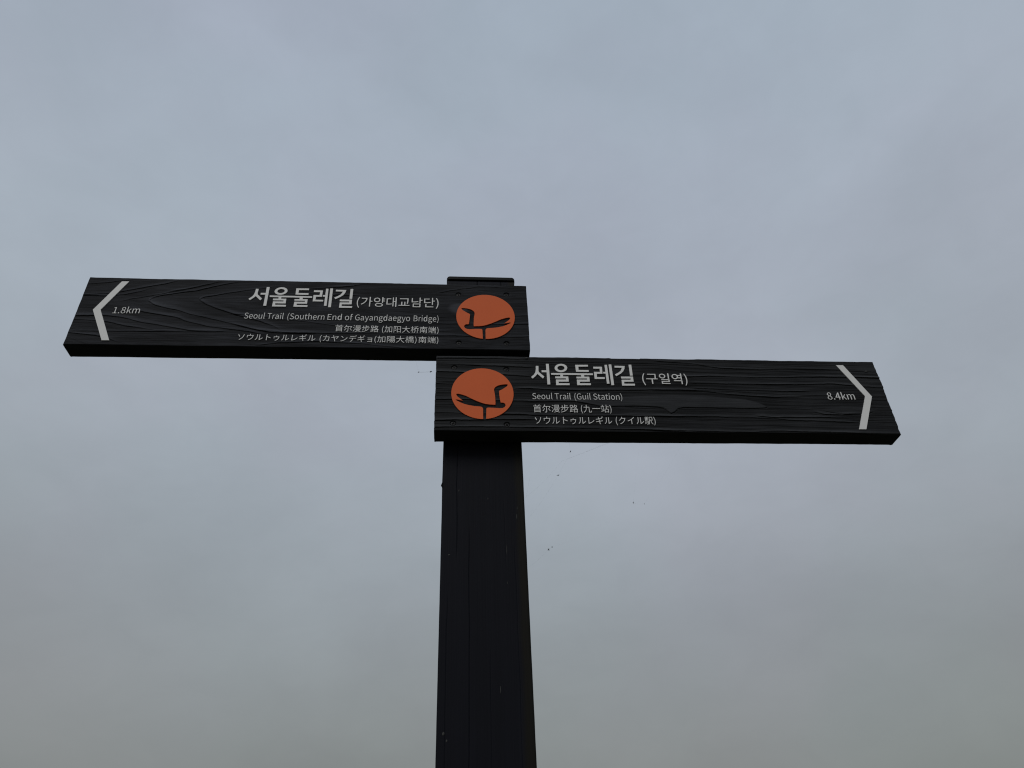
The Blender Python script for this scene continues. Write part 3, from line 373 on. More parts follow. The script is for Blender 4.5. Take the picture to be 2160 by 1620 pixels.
UPPER['chinese_lettering'] = [
[-6152, 819, -6000, 818, -6000, 786, -6152, 787],
[-6152, 839, -6152, 871, -6000, 870, -6000, 838],
[-6152, 767, -6000, 766, -6000, 731, -6152, 732],
[-6156, 982, -6130, 945, -6207, 946, -6207, 923, -6088, 922, -6095, 893, -6174, 893, -6174, 693, -6152, 692, -6152, 711, -6000, 710, -6000, 691, -5977, 691, -5977, 892, -6072, 892, -6062, 922, -5943, 921, -5943, 944, -6017, 945, -5991, 982, -6016, 990, -6043, 945, -6121, 945, -6109, 953, -6136, 992],
[-5850, 851, -5862, 824, -5877, 797, -5894, 774, -5911, 755, -5892, 738, -5873, 760, -5856, 786, -5840, 814, -5826, 844],
[-5729, 838, -5711, 812, -5694, 785, -5680, 759, -5669, 736, -5648, 748, -5659, 770, -5674, 796, -5691, 823, -5709, 848],
[-5840, 988, -5855, 952, -5873, 918, -5895, 887, -5917, 861, -5895, 845, -5880, 863, -5865, 885, -5851, 908, -5789, 907, -5789, 722, -5789, 718, -5791, 716, -5796, 715, -5841, 715, -5833, 690, -5809, 690, -5792, 692, -5780, 695, -5771, 700, -5767, 708, -5765, 721, -5765, 907, -5678, 906, -5703, 858, -5683, 849, -5670, 871, -5657, 898, -5646, 925, -5663, 932, -5666, 930, -5838, 931, -5817, 981],
[-5411, 859, -5378, 859, -5378, 829, -5411, 829],
[-5462, 860, -5429, 859, -5429, 829, -5462, 829],
[-5511, 860, -5479, 860, -5479, 829, -5511, 829],
[-5530, 876, -5530, 813, -5357, 812, -5357, 875],
[-5494, 926, -5393, 926, -5393, 906, -5494, 907],
[-5494, 960, -5393, 959, -5393, 940, -5494, 941],
[-5515, 975, -5515, 891, -5371, 890, -5371, 974],
[-5605, 963, -5585, 950, -5566, 936, -5550, 923, -5537, 941, -5591, 980],
[-5619, 875, -5566, 834, -5553, 854, -5605, 892],
[-5613, 711, -5594, 695, -5545, 795, -5561, 810],
[-5399, 776, -5413, 762, -5428, 750, -5446, 740, -5462, 751, -5478, 763, -5490, 777],
[-5538, 797, -5538, 777, -5516, 777, -5502, 759, -5486, 743, -5468, 730, -5495, 720, -5523, 714, -5552, 709, -5541, 688, -5508, 695, -5477, 704, -5446, 716, -5419, 704, -5391, 695, -5360, 687, -5347, 708, -5374, 713, -5399, 721, -5423, 729, -5400, 746, -5380, 765, -5366, 788, -5380, 797, -5384, 796],
[-5249, 848, -5266, 822, -5287, 798, -5309, 778, -5293, 760, -5269, 783, -5247, 810, -5227, 840],
[-5273, 959, -5273, 885, -5318, 885, -5318, 862, -5198, 862, -5198, 759, -5177, 759, -5206, 742, -5240, 730, -5278, 719, -5320, 712, -5309, 689, -5231, 707, -5167, 737, -5117, 778, -5081, 833, -5102, 844, -5116, 819, -5132, 796, -5152, 777, -5174, 761, -5174, 861, -5057, 861, -5057, 884, -5172, 884, -5172, 926, -5085, 925, -5085, 949, -5172, 949, -5172, 983, -5195, 983, -5195, 885, -5250, 885, -5250, 959],
[-4993, 947, -4937, 947, -4937, 890, -4993, 891],
[-5028, 725, -5024, 701, -4909, 730, -4912, 752, -4951, 743, -4951, 801, -4920, 801, -4909, 784, -4891, 793, -4891, 685, -4871, 685, -4871, 697, -4795, 696, -4795, 685, -4774, 685, -4774, 792, -4765, 787, -4751, 807, -4777, 820, -4800, 837, -4819, 855, -4801, 881, -4787, 910, -4775, 942, -4789, 948, -4794, 948, -4851, 948, -4842, 976, -4862, 981, -4872, 953, -4885, 926, -4900, 902, -4916, 882, -4916, 968, -5013, 968, -5013, 870, -4971, 869, -4971, 737, -4994, 732, -4994, 839, -5013, 839, -5013, 727],
[-4871, 718, -4871, 780, -4795, 779, -4795, 718],
[-4803, 926, -4811, 907, -4822, 889, -4833, 872, -4863, 921, -4860, 927],
[-4877, 801, -4833, 840, -4820, 826, -4805, 813, -4789, 801],
[-4847, 856, -4868, 836, -4890, 820, -4914, 806, -4914, 822, -4951, 822, -4951, 869, -4916, 869, -4916, 879, -4901, 864, -4874, 901],
[-4596, 644, -4580, 652, -4596, 688, -4608, 727, -4615, 767, -4617, 809, -4615, 850, -4608, 891, -4596, 929, -4580, 965, -4596, 973, -4615, 936, -4628, 897, -4636, 855, -4640, 809, -4636, 763, -4628, 721, -4615, 681],
[-4399, 939, -4399, 685, -4378, 685, -4378, 709, -4321, 709, -4321, 687, -4299, 687, -4299, 939],
[-4378, 732, -4378, 915, -4321, 915, -4321, 732],
[-4510, 976, -4511, 919, -4552, 919, -4552, 895, -4511, 895, -4514, 835, -4522, 782, -4537, 735, -4559, 698, -4542, 682, -4517, 722, -4502, 773, -4493, 831, -4490, 895, -4445, 894, -4447, 814, -4449, 762, -4452, 730, -4456, 715, -4466, 711, -4498, 712, -4491, 688, -4456, 687, -4448, 689, -4443, 693, -4437, 699, -4431, 717, -4428, 754, -4425, 814, -4423, 905, -4423, 918, -4489, 919, -4488, 976],
[-4137, 958, -4137, 682, -4116, 681, -4116, 706, -4029, 706, -4029, 684, -4007, 683, -4007, 957],
[-4116, 730, -4116, 824, -4029, 824, -4029, 729],
[-4116, 847, -4116, 935, -4029, 934, -4029, 846],
[-4248, 965, -4248, 680, -4228, 680, -4228, 943, -4182, 943, -4213, 870, -4191, 844, -4180, 823, -4178, 803, -4179, 794, -4180, 786, -4185, 781, -4197, 778, -4220, 779, -4214, 756, -4189, 756, -4171, 763, -4163, 772, -4158, 785, -4157, 801, -4160, 823, -4170, 846, -4191, 872, -4154, 955, -4168, 966, -4172, 965],
[-3845, 976, -3845, 948, -3847, 916, -3849, 883, -3962, 884, -3962, 859, -3853, 858, -3866, 812, -3887, 768, -3920, 729, -3967, 698, -3950, 678, -3904, 710, -3871, 748, -3847, 793, -3833, 839, -3813, 786, -3787, 741, -3754, 704, -3716, 677, -3699, 699, -3738, 725, -3770, 762, -3796, 806, -3815, 858, -3704, 857, -3704, 882, -3826, 883, -3821, 975],
[-3534, 809, -3534, 784, -3537, 754, -3551, 720, -3579, 690, -3563, 673, -3538, 699, -3523, 727, -3514, 756, -3513, 784, -3513, 809],
[-3464, 809, -3464, 675, -3442, 675, -3442, 809],
[-3569, 889, -3569, 867, -3526, 867, -3540, 844, -3557, 823, -3578, 807, -3565, 787, -3540, 808, -3519, 835, -3503, 867, -3473, 866, -3457, 837, -3437, 810, -3416, 788, -3402, 806, -3420, 822, -3437, 843, -3452, 866, -3405, 866, -3405, 888, -3495, 889, -3484, 936, -3420, 948, -3433, 968, -3460, 962, -3492, 957, -3526, 952, -3561, 950, -3555, 929, -3506, 933, -3517, 889],
[-3630, 974, -3630, 912, -3672, 912, -3672, 889, -3632, 889, -3640, 855, -3651, 821, -3664, 790, -3678, 766, -3666, 741, -3653, 767, -3640, 799, -3630, 835, -3630, 675, -3610, 675, -3610, 848, -3589, 803, -3576, 821, -3610, 877, -3610, 889, -3576, 888, -3576, 912, -3610, 912, -3610, 974],
[-3300, 849, -3282, 809, -3264, 816, -3282, 855],
[-3259, 972, -3259, 939, -3375, 940, -3375, 917, -3259, 916, -3259, 882, -3359, 882, -3359, 674, -3338, 673, -3338, 860, -3155, 859, -3155, 701, -3155, 696, -3157, 694, -3162, 694, -3203, 694, -3195, 672, -3174, 672, -3157, 673, -3145, 676, -3137, 680, -3134, 689, -3132, 701, -3132, 881, -3234, 882, -3234, 916, -3117, 915, -3117, 938, -3234, 939, -3234, 972],
[-3210, 854, -3230, 808, -3315, 809, -3315, 789, -3258, 789, -3258, 756, -3321, 757, -3321, 736, -3258, 736, -3258, 679, -3236, 679, -3236, 736, -3171, 735, -3171, 756, -3236, 756, -3236, 789, -3176, 788, -3176, 808, -3212, 808, -3192, 848],
[-3084, 909, -3084, 887, -2985, 886, -2985, 909],
[-3075, 867, -3063, 751, -3045, 755, -3047, 781, -3049, 811, -3053, 841, -3058, 871],
[-3055, 961, -3036, 912, -3016, 919, -3037, 967],
[-2980, 801, -2980, 671, -2960, 671, -2960, 779, -2934, 779, -2934, 673, -2917, 673, -2917, 779, -2890, 779, -2890, 674, -2872, 674, -2872, 779, -2845, 779, -2845, 692, -2848, 689, -2866, 689, -2860, 669, -2833, 673, -2828, 677, -2826, 684, -2825, 692, -2825, 800, -2901, 800, -2892, 830, -2819, 830, -2819, 852, -2989, 853, -2989, 831, -2918, 830, -2923, 801],
[-2976, 954, -2976, 876, -2829, 875, -2829, 953, -2850, 953, -2850, 897, -2894, 897, -2894, 968, -2915, 968, -2915, 897, -2956, 897, -2956, 954],
[-3014, 874, -3032, 742, -3087, 728, -3082, 704, -2984, 731, -2986, 754, -3015, 746, -2996, 870],
[-2777, 632, -2759, 669, -2745, 708, -2736, 750, -2734, 796, -2736, 842, -2745, 885, -2759, 924, -2777, 961, -2793, 953, -2777, 916, -2765, 878, -2758, 837, -2756, 797, -2758, 755, -2765, 715, -2777, 676, -2793, 640]]
UPPER['japanese_lettering'] = [
[-9299, 290, -9277, 271, -9245, 290, -9217, 313, -9194, 338, -9175, 366, -9161, 394, -9151, 421, -9143, 450, -9136, 478, -9130, 503, -9159, 507, -9161, 481, -9166, 458, -9173, 433, -9183, 406, -9197, 380, -9215, 354, -9238, 330, -9265, 308],
[-9316, 504, -9339, 492, -9291, 401, -9268, 415],
[-8835, 468, -8850, 478, -8870, 476, -8935, 476, -8935, 505, -8932, 528, -8960, 528, -8958, 505, -8958, 476, -9022, 476, -9048, 477, -9048, 453, -9048, 398, -9048, 378, -9024, 378, -9025, 397, -9025, 453, -8864, 453, -8869, 422, -8878, 390, -8892, 361, -8913, 334, -8940, 313, -8970, 298, -8999, 290, -8980, 266, -8944, 280, -8912, 301, -8886, 326, -8867, 354, -8854, 387, -8845, 420, -8839, 449],
[-8651, 283, -8636, 270, -8626, 277, -8600, 293, -8574, 313, -8549, 336, -8528, 363, -8542, 385, -8560, 360, -8582, 337, -8604, 321, -8625, 308, -8625, 489, -8624, 512, -8651, 512, -8649, 489, -8649, 301],
[-8782, 285, -8760, 270, -8738, 294, -8721, 323, -8709, 356, -8705, 384, -8702, 420, -8701, 458, -8700, 488, -8699, 511, -8726, 511, -8723, 488, -8723, 458, -8725, 423, -8727, 389, -8732, 362, -8744, 333, -8760, 307],
[-8418, 304, -8420, 266, -8392, 266, -8393, 304, -8394, 407, -8367, 397, -8337, 384, -8308, 371, -8281, 356, -8272, 383, -8298, 396, -8330, 410, -8363, 423, -8394, 435, -8394, 486, -8392, 518, -8420, 518, -8418, 486],
[-7989, 421, -8005, 430, -8021, 429, -8074, 429, -8074, 451, -8073, 469, -8099, 469, -8097, 451, -8097, 429, -8150, 429, -8174, 430, -8172, 408, -8172, 363, -8173, 346, -8150, 346, -8151, 361, -8151, 406, -8018, 405, -8021, 382, -8028, 357, -8039, 334, -8058, 310, -8081, 293, -8105, 282, -8132, 274, -8114, 252, -8081, 265, -8053, 282, -8032, 304, -8015, 327, -8005, 354, -7996, 381, -7992, 404],
[-7791, 281, -7775, 267, -7766, 274, -7740, 290, -7714, 311, -7689, 334, -7668, 361, -7681, 382, -7700, 357, -7722, 335, -7744, 318, -7766, 306, -7766, 486, -7764, 509, -7790, 509, -7789, 486, -7789, 298],
[-7922, 283, -7901, 267, -7879, 292, -7861, 320, -7850, 353, -7845, 382, -7843, 417, -7841, 455, -7841, 485, -7839, 509, -7865, 509, -7864, 485, -7864, 455, -7865, 420, -7867, 386, -7872, 359, -7883, 330, -7901, 304],
[-7590, 284, -7574, 268, -7562, 274, -7511, 293, -7465, 319, -7427, 349, -7395, 385, -7407, 407, -7439, 371, -7478, 340, -7522, 316, -7564, 300, -7564, 478, -7562, 507, -7590, 507, -7588, 478, -7588, 299],
[-7152, 526, -7168, 520, -7144, 476, -7129, 483],
[-7121, 539, -7136, 532, -7112, 488, -7097, 496],
[-7342, 353, -7337, 326, -7312, 332, -7235, 346, -7224, 282, -7220, 253, -7193, 258, -7201, 287, -7212, 349, -7141, 362, -7116, 366, -7121, 392, -7146, 386, -7216, 373, -7228, 435, -7161, 447, -7140, 450, -7145, 476, -7166, 472, -7232, 459, -7238, 492, -7241, 515, -7266, 510, -7261, 489, -7255, 455, -7318, 445, -7342, 444, -7337, 416, -7314, 421, -7250, 432, -7239, 369, -7317, 356],
[-6931, 278, -6916, 265, -6906, 272, -6880, 288, -6854, 308, -6829, 331, -6809, 358, -6822, 380, -6841, 355, -6862, 332, -6884, 315, -6905, 303, -6905, 483, -6904, 507, -6931, 507, -6929, 483, -6929, 296],
[-7062, 280, -7041, 265, -7019, 289, -7001, 318, -6990, 351, -6985, 379, -6982, 415, -6981, 452, -6981, 483, -6980, 506, -7006, 506, -7003, 483, -7004, 452, -7005, 418, -7008, 384, -7012, 357, -7024, 327, -7040, 302],
[-6627, 209, -6611, 217, -6627, 252, -6638, 290, -6645, 328, -6647, 369, -6645, 408, -6638, 448, -6627, 485, -6611, 520, -6627, 528, -6645, 492, -6658, 454, -6666, 413, -6670, 369, -6666, 324, -6658, 283, -6645, 245],
[-6353, 452, -6369, 462, -6387, 460, -6456, 460, -6454, 492, -6453, 518, -6480, 519, -6477, 492, -6479, 460, -6529, 460, -6562, 462, -6562, 435, -6529, 437, -6481, 437, -6489, 392, -6501, 357, -6518, 327, -6537, 304, -6567, 281, -6546, 262, -6514, 292, -6488, 329, -6469, 376, -6458, 437, -6377, 436, -6378, 404, -6381, 364, -6386, 328, -6392, 301, -6396, 294, -6402, 292, -6409, 291, -6452, 295, -6449, 268, -6403, 266, -6389, 267, -6379, 274, -6372, 284, -6364, 317, -6358, 361, -6356, 405, -6354, 437],
[-6048, 468, -6064, 480, -6077, 476, -6198, 450, -6209, 495, -6214, 520, -6240, 512, -6233, 489, -6221, 446, -6264, 437, -6293, 433, -6286, 406, -6216, 422, -6181, 281, -6175, 256, -6149, 262, -6156, 287, -6192, 428, -6082, 451, -6097, 427, -6119, 397, -6144, 372, -6120, 359, -6101, 383, -6080, 411, -6062, 441],
[-5959, 500, -5975, 480, -5950, 460, -5923, 435, -5904, 414, -5885, 434],
[-5983, 289, -5968, 263, -5934, 271, -5904, 283, -5878, 296, -5855, 312, -5825, 336, -5798, 364, -5775, 393, -5758, 423, -5772, 450, -5788, 419, -5810, 389, -5837, 359, -5868, 334, -5890, 321, -5917, 307, -5948, 297],
[-5678, 498, -5678, 472, -5651, 473, -5552, 473, -5526, 472, -5526, 498, -5552, 496, -5651, 496],
[-5510, 523, -5526, 517, -5503, 472, -5487, 480],
[-5479, 535, -5494, 529, -5470, 485, -5454, 493],
[-5711, 419, -5711, 393, -5687, 394, -5601, 394, -5603, 365, -5608, 339, -5618, 315, -5632, 297, -5651, 280, -5672, 267, -5651, 250, -5628, 266, -5608, 286, -5594, 307, -5585, 332, -5579, 361, -5577, 394, -5499, 393, -5477, 392, -5477, 418, -5499, 417, -5687, 417],
[-5233, 522, -5248, 516, -5225, 472, -5209, 479],
[-5202, 534, -5216, 528, -5193, 484, -5177, 492],
[-5423, 348, -5418, 320, -5393, 326, -5316, 341, -5304, 277, -5300, 247, -5274, 252, -5281, 281, -5293, 344, -5221, 356, -5196, 361, -5201, 387, -5226, 381, -5297, 367, -5308, 430, -5242, 442, -5220, 445, -5225, 472, -5246, 467, -5312, 455, -5318, 488, -5321, 511, -5347, 505, -5341, 485, -5335, 450, -5399, 441, -5422, 439, -5417, 411, -5395, 416, -5331, 427, -5320, 364, -5398, 351],
[-5101, 286, -5101, 261, -5077, 261, -4961, 260, -4962, 248, -4939, 248, -4940, 265, -4940, 422, -4939, 438, -4957, 437, -5068, 438, -5097, 439, -5097, 415, -5068, 415, -4961, 415, -4961, 363, -5065, 363, -5091, 364, -5091, 340, -5065, 341, -4961, 340, -4961, 284, -5077, 284],
[-4816, 203, -4799, 211, -4816, 246, -4828, 284, -4835, 323, -4838, 364, -4835, 404, -4828, 443, -4816, 480, -4799, 515, -4816, 524, -4835, 488, -4849, 450, -4858, 408, -4862, 364, -4858, 319, -4849, 278, -4835, 239],
[-4606, 491, -4606, 244, -4584, 244, -4584, 267, -4523, 267, -4523, 246, -4500, 246, -4500, 491],
[-4584, 290, -4584, 468, -4523, 468, -4523, 290],
[-4724, 527, -4725, 471, -4768, 471, -4768, 448, -4725, 448, -4728, 390, -4737, 337, -4752, 292, -4776, 256, -4759, 240, -4732, 280, -4716, 329, -4706, 385, -4702, 447, -4655, 447, -4657, 370, -4660, 318, -4662, 287, -4667, 273, -4678, 269, -4711, 270, -4704, 246, -4667, 246, -4659, 248, -4653, 251, -4646, 258, -4640, 275, -4637, 311, -4634, 370, -4632, 458, -4632, 471, -4702, 471, -4701, 527],
[-4313, 457, -4222, 457, -4222, 432, -4313, 432],
[-4313, 499, -4222, 498, -4222, 474, -4313, 474],
[-4335, 517, -4335, 414, -4198, 413, -4198, 516],
[-4362, 395, -4362, 376, -4320, 376, -4336, 351, -4354, 329, -4376, 312, -4361, 296, -4323, 333, -4296, 333, -4315, 305, -4338, 280, -4364, 260, -4350, 245, -4328, 262, -4308, 284, -4290, 307, -4275, 333, -4248, 333, -4263, 303, -4281, 275, -4304, 253, -4288, 239, -4270, 258, -4253, 280, -4239, 306, -4228, 333, -4206, 333, -4210, 294, -4214, 271, -4218, 261, -4227, 257, -4251, 259, -4246, 239, -4217, 239, -4211, 240, -4206, 243, -4200, 246, -4194, 262, -4189, 291, -4185, 343, -4184, 353, -4310, 353, -4298, 376, -4174, 375, -4174, 394],
[-4448, 516, -4448, 239, -4427, 239, -4427, 494, -4386, 494, -4411, 421, -4393, 398, -4385, 377, -4383, 358, -4384, 349, -4385, 342, -4389, 336, -4400, 334, -4418, 334, -4411, 313, -4391, 314, -4375, 319, -4368, 327, -4363, 340, -4362, 356, -4364, 376, -4372, 399, -4390, 424, -4359, 508, -4374, 517, -4377, 516],
[-4018, 528, -4018, 501, -4019, 471, -4022, 438, -4142, 439, -4142, 414, -4027, 414, -4040, 369, -4062, 326, -4098, 288, -4148, 258, -4130, 239, -4081, 269, -4045, 307, -4020, 351, -4005, 396, -3984, 344, -3956, 301, -3922, 264, -3881, 238, -3863, 260, -3905, 285, -3938, 321, -3966, 364, -3986, 414, -3868, 413, -3868, 438, -3997, 438, -3993, 528],
[-3674, 420, -3615, 420, -3615, 393, -3674, 393],
[-3627, 455, -3613, 436, -3675, 436, -3661, 455],
[-3586, 523, -3614, 517, -3650, 514, -3689, 511, -3727, 510, -3722, 493, -3668, 495, -3676, 475, -3733, 475, -3733, 455, -3686, 455, -3702, 437, -3719, 420, -3743, 406, -3727, 389, -3694, 415, -3694, 378, -3594, 377, -3594, 414, -3561, 390, -3547, 407, -3568, 420, -3588, 436, -3605, 455, -3554, 455, -3554, 475, -3653, 475, -3645, 497, -3572, 506],
[-3729, 362, -3729, 237, -3707, 237, -3707, 343, -3580, 343, -3580, 262, -3586, 256, -3618, 256, -3610, 236, -3593, 236, -3580, 237, -3570, 240, -3564, 244, -3560, 252, -3559, 261, -3559, 362],
[-3684, 326, -3684, 254, -3667, 254, -3667, 267, -3604, 267, -3604, 326],
[-3667, 311, -3622, 311, -3622, 283, -3667, 283],
[-3792, 528, -3792, 459, -3833, 459, -3833, 438, -3794, 437, -3802, 404, -3813, 372, -3826, 342, -3840, 317, -3828, 298, -3815, 321, -3802, 351, -3792, 383, -3792, 237, -3770, 237, -3770, 386, -3747, 340, -3734, 358, -3770, 413, -3770, 437, -3735, 437, -3735, 459, -3770, 459, -3770, 528],
[-3507, 199, -3488, 235, -3474, 274, -3464, 315, -3461, 360, -3464, 404, -3474, 446, -3488, 484, -3507, 520, -3524, 512, -3507, 476, -3495, 439, -3487, 400, -3484, 360, -3487, 319, -3495, 280, -3507, 242, -3524, 207],
[-3322, 407, -3303, 369, -3284, 375, -3303, 413],
[-3279, 527, -3279, 495, -3400, 496, -3400, 473, -3279, 473, -3279, 439, -3384, 439, -3384, 236, -3360, 236, -3360, 418, -3170, 417, -3170, 263, -3170, 259, -3173, 257, -3177, 256, -3220, 256, -3212, 235, -3190, 235, -3173, 236, -3160, 239, -3152, 243, -3148, 251, -3147, 263, -3147, 439, -3253, 439, -3253, 473, -3131, 472, -3131, 495, -3253, 495, -3253, 527],
[-3228, 413, -3249, 368, -3337, 368, -3337, 349, -3278, 349, -3278, 317, -3344, 317, -3344, 297, -3278, 297, -3278, 242, -3255, 242, -3255, 297, -3187, 297, -3187, 317, -3255, 317, -3255, 349, -3192, 348, -3192, 367, -3230, 367, -3208, 406],
[-3097, 467, -3097, 445, -2994, 445, -2994, 466],
[-3087, 426, -3074, 313, -3056, 316, -3058, 342, -3060, 371, -3065, 400, -3070, 429],
[-3066, 517, -3046, 469, -3026, 476, -3047, 524],
[-2988, 361, -2988, 234, -2967, 234, -2967, 340, -2940, 340, -2940, 237, -2922, 237, -2922, 340, -2894, 340, -2894, 238, -2876, 238, -2876, 340, -2847, 340, -2847, 256, -2850, 252, -2869, 252, -2862, 233, -2834, 237, -2829, 241, -2827, 248, -2827, 256, -2827, 361, -2905, 361, -2897, 390, -2820, 390, -2820, 412, -2997, 412, -2997, 390, -2923, 390, -2928, 361],
[-2984, 511, -2984, 435, -2830, 434, -2830, 510, -2852, 510, -2852, 455, -2898, 455, -2898, 525, -2920, 525, -2920, 455, -2963, 455, -2963, 511],
[-3023, 432, -3042, 303, -3099, 290, -3094, 267, -2992, 293, -2995, 315, -3024, 308, -3004, 428],
[-2776, 197, -2757, 233, -2743, 272, -2734, 313, -2731, 358, -2734, 402, -2743, 444, -2757, 482, -2776, 518, -2793, 510, -2776, 475, -2764, 438, -2757, 398, -2754, 358, -2757, 317, -2764, 278, -2776, 240, -2793, 205]]
UPPER['distance_lettering'] = [
[-13602, 1337, -13473, 1340, -13473, 1369, -13520, 1368, -13520, 1615, -13542, 1614, -13556, 1606, -13573, 1599, -13592, 1593, -13592, 1571, -13550, 1572, -13550, 1367, -13602, 1366],
[-13408, 1336, -13397, 1341, -13389, 1349, -13387, 1363, -13389, 1376, -13397, 1386, -13408, 1389, -13419, 1385, -13426, 1375, -13429, 1362, -13426, 1349, -13419, 1340],
[-13273, 1339, -13235, 1350, -13209, 1376, -13200, 1413, -13205, 1445, -13220, 1468, -13239, 1484, -13239, 1486, -13226, 1502, -13214, 1526, -13208, 1553, -13216, 1591, -13238, 1616, -13273, 1625, -13306, 1614, -13329, 1590, -13337, 1552, -13333, 1527, -13322, 1506, -13305, 1490, -13305, 1489, -13326, 1470, -13342, 1445, -13348, 1412, -13339, 1373, -13313, 1348],
[-13258, 1494, -13283, 1508, -13303, 1526, -13311, 1553, -13306, 1577, -13292, 1593, -13273, 1599, -13252, 1593, -13238, 1575, -13234, 1551, -13237, 1531, -13244, 1512],
[-13273, 1365, -13299, 1371, -13316, 1389, -13323, 1415, -13318, 1440, -13307, 1461, -13291, 1478, -13259, 1463, -13237, 1443, -13228, 1413, -13234, 1388, -13249, 1372],
[-13156, 1347, -13127, 1348, -13127, 1402, -13095, 1447, -13043, 1350, -13011, 1350, -13077, 1470, -13020, 1554, -13052, 1554, -13126, 1445, -13127, 1444, -13127, 1647, -13156, 1647],
[-12979, 1351, -12949, 1352, -12949, 1500, -12934, 1518, -12920, 1529, -12906, 1532, -12888, 1527, -12877, 1509, -12873, 1478, -12873, 1354, -12844, 1354, -12844, 1502, -12828, 1520, -12814, 1531, -12800, 1535, -12783, 1530, -12772, 1512, -12768, 1481, -12768, 1356, -12739, 1357, -12739, 1485, -12745, 1529, -12762, 1556, -12792, 1565, -12812, 1559, -12831, 1546, -12849, 1525, -12859, 1545, -12874, 1559, -12897, 1562, -12917, 1558, -12935, 1544, -12951, 1526, -12952, 1526, -12955, 1556, -12979, 1555]]
UPPER['title_lettering'] = [
[-9101, 2575, -9001, 2576, -9007, 2373, -8997, 2313, -8816, 2118, -8873, 2034, -9053, 2228, -9098, 2161, -9220, 2032, -9281, 2097, -9168, 2216, -9125, 2312, -9107, 2417],
[-8747, 2667, -8641, 2668, -8630, 1790, -8734, 1789, -8739, 2302, -8907, 2300, -8908, 2390, -8742, 2391],
[-8588, 2276, -7133, 2269, -7134, 2193, -7446, 2195, -7443, 2128, -7272, 2130, -7268, 1915, -7615, 1912, -7616, 1851, -7244, 1853, -7242, 1770, -7720, 1767, -7717, 2004, -7362, 2007, -7364, 2051, -7723, 2049, -7723, 2126, -7554, 2128, -7558, 2194, -8175, 2197, -8174, 2134, -7998, 2136, -7991, 1912, -8340, 1910, -8340, 1848, -7969, 1851, -7971, 1765, -8438, 1762, -8436, 2002, -8086, 2004, -8088, 2051, -8450, 2048, -8454, 2132, -8273, 2134, -8275, 2198, -8577, 2196],
[-7732, 2633, -7279, 2637, -7282, 2557, -7620, 2550, -7623, 2414, -7272, 2412, -7274, 2331, -7720, 2332],
[-7109, 2558, -6796, 2557, -6802, 2252, -7002, 2250, -7006, 2116, -6738, 2113, -6741, 2031, -7099, 2029, -7102, 2337, -6894, 2334, -6891, 2470, -7108, 2468],
[-6706, 2642, -6613, 2643, -6599, 1835, -6694, 1835, -6699, 2259, -6783, 2263, -6780, 2339, -6701, 2340],
[-6560, 2659, -6460, 2660, -6444, 1775, -6545, 1774],
[-6358, 2604, -5992, 2600, -6015, 2477, -6070, 2363, -6163, 2268, -6331, 2154, -6387, 2226, -6260, 2305, -6169, 2385, -6109, 2515, -6361, 2519],
[-5857, 2654, -5756, 2655, -5757, 2181, -5857, 2180],
[-6182, 2142, -5754, 2145, -5756, 1925, -6087, 1918, -6088, 1843, -5723, 1845, -5726, 1759, -6177, 1757, -6172, 2008, -5852, 2011, -5852, 2060, -6180, 2057],
[-8008, 2492, -8016, 2452, -8035, 2413, -8064, 2379, -8101, 2350, -8144, 2329, -8192, 2315, -8241, 2310, -8290, 2314, -8336, 2327, -8377, 2348, -8411, 2376, -8435, 2410, -8450, 2448, -8453, 2488, -8446, 2528, -8427, 2567, -8399, 2601, -8362, 2631, -8318, 2653, -8270, 2667, -8220, 2672, -8171, 2667, -8124, 2654, -8083, 2633, -8050, 2605, -8025, 2570, -8011, 2532],
[-8110, 2491, -8115, 2469, -8125, 2449, -8140, 2430, -8160, 2415, -8184, 2403, -8210, 2396, -8236, 2393, -8263, 2395, -8288, 2402, -8310, 2414, -8328, 2429, -8342, 2447, -8349, 2467, -8351, 2489, -8347, 2511, -8337, 2531, -8322, 2550, -8302, 2565, -8278, 2577, -8252, 2585, -8225, 2587, -8198, 2585, -8173, 2578, -8151, 2567, -8133, 2551, -8120, 2533, -8112, 2513]]
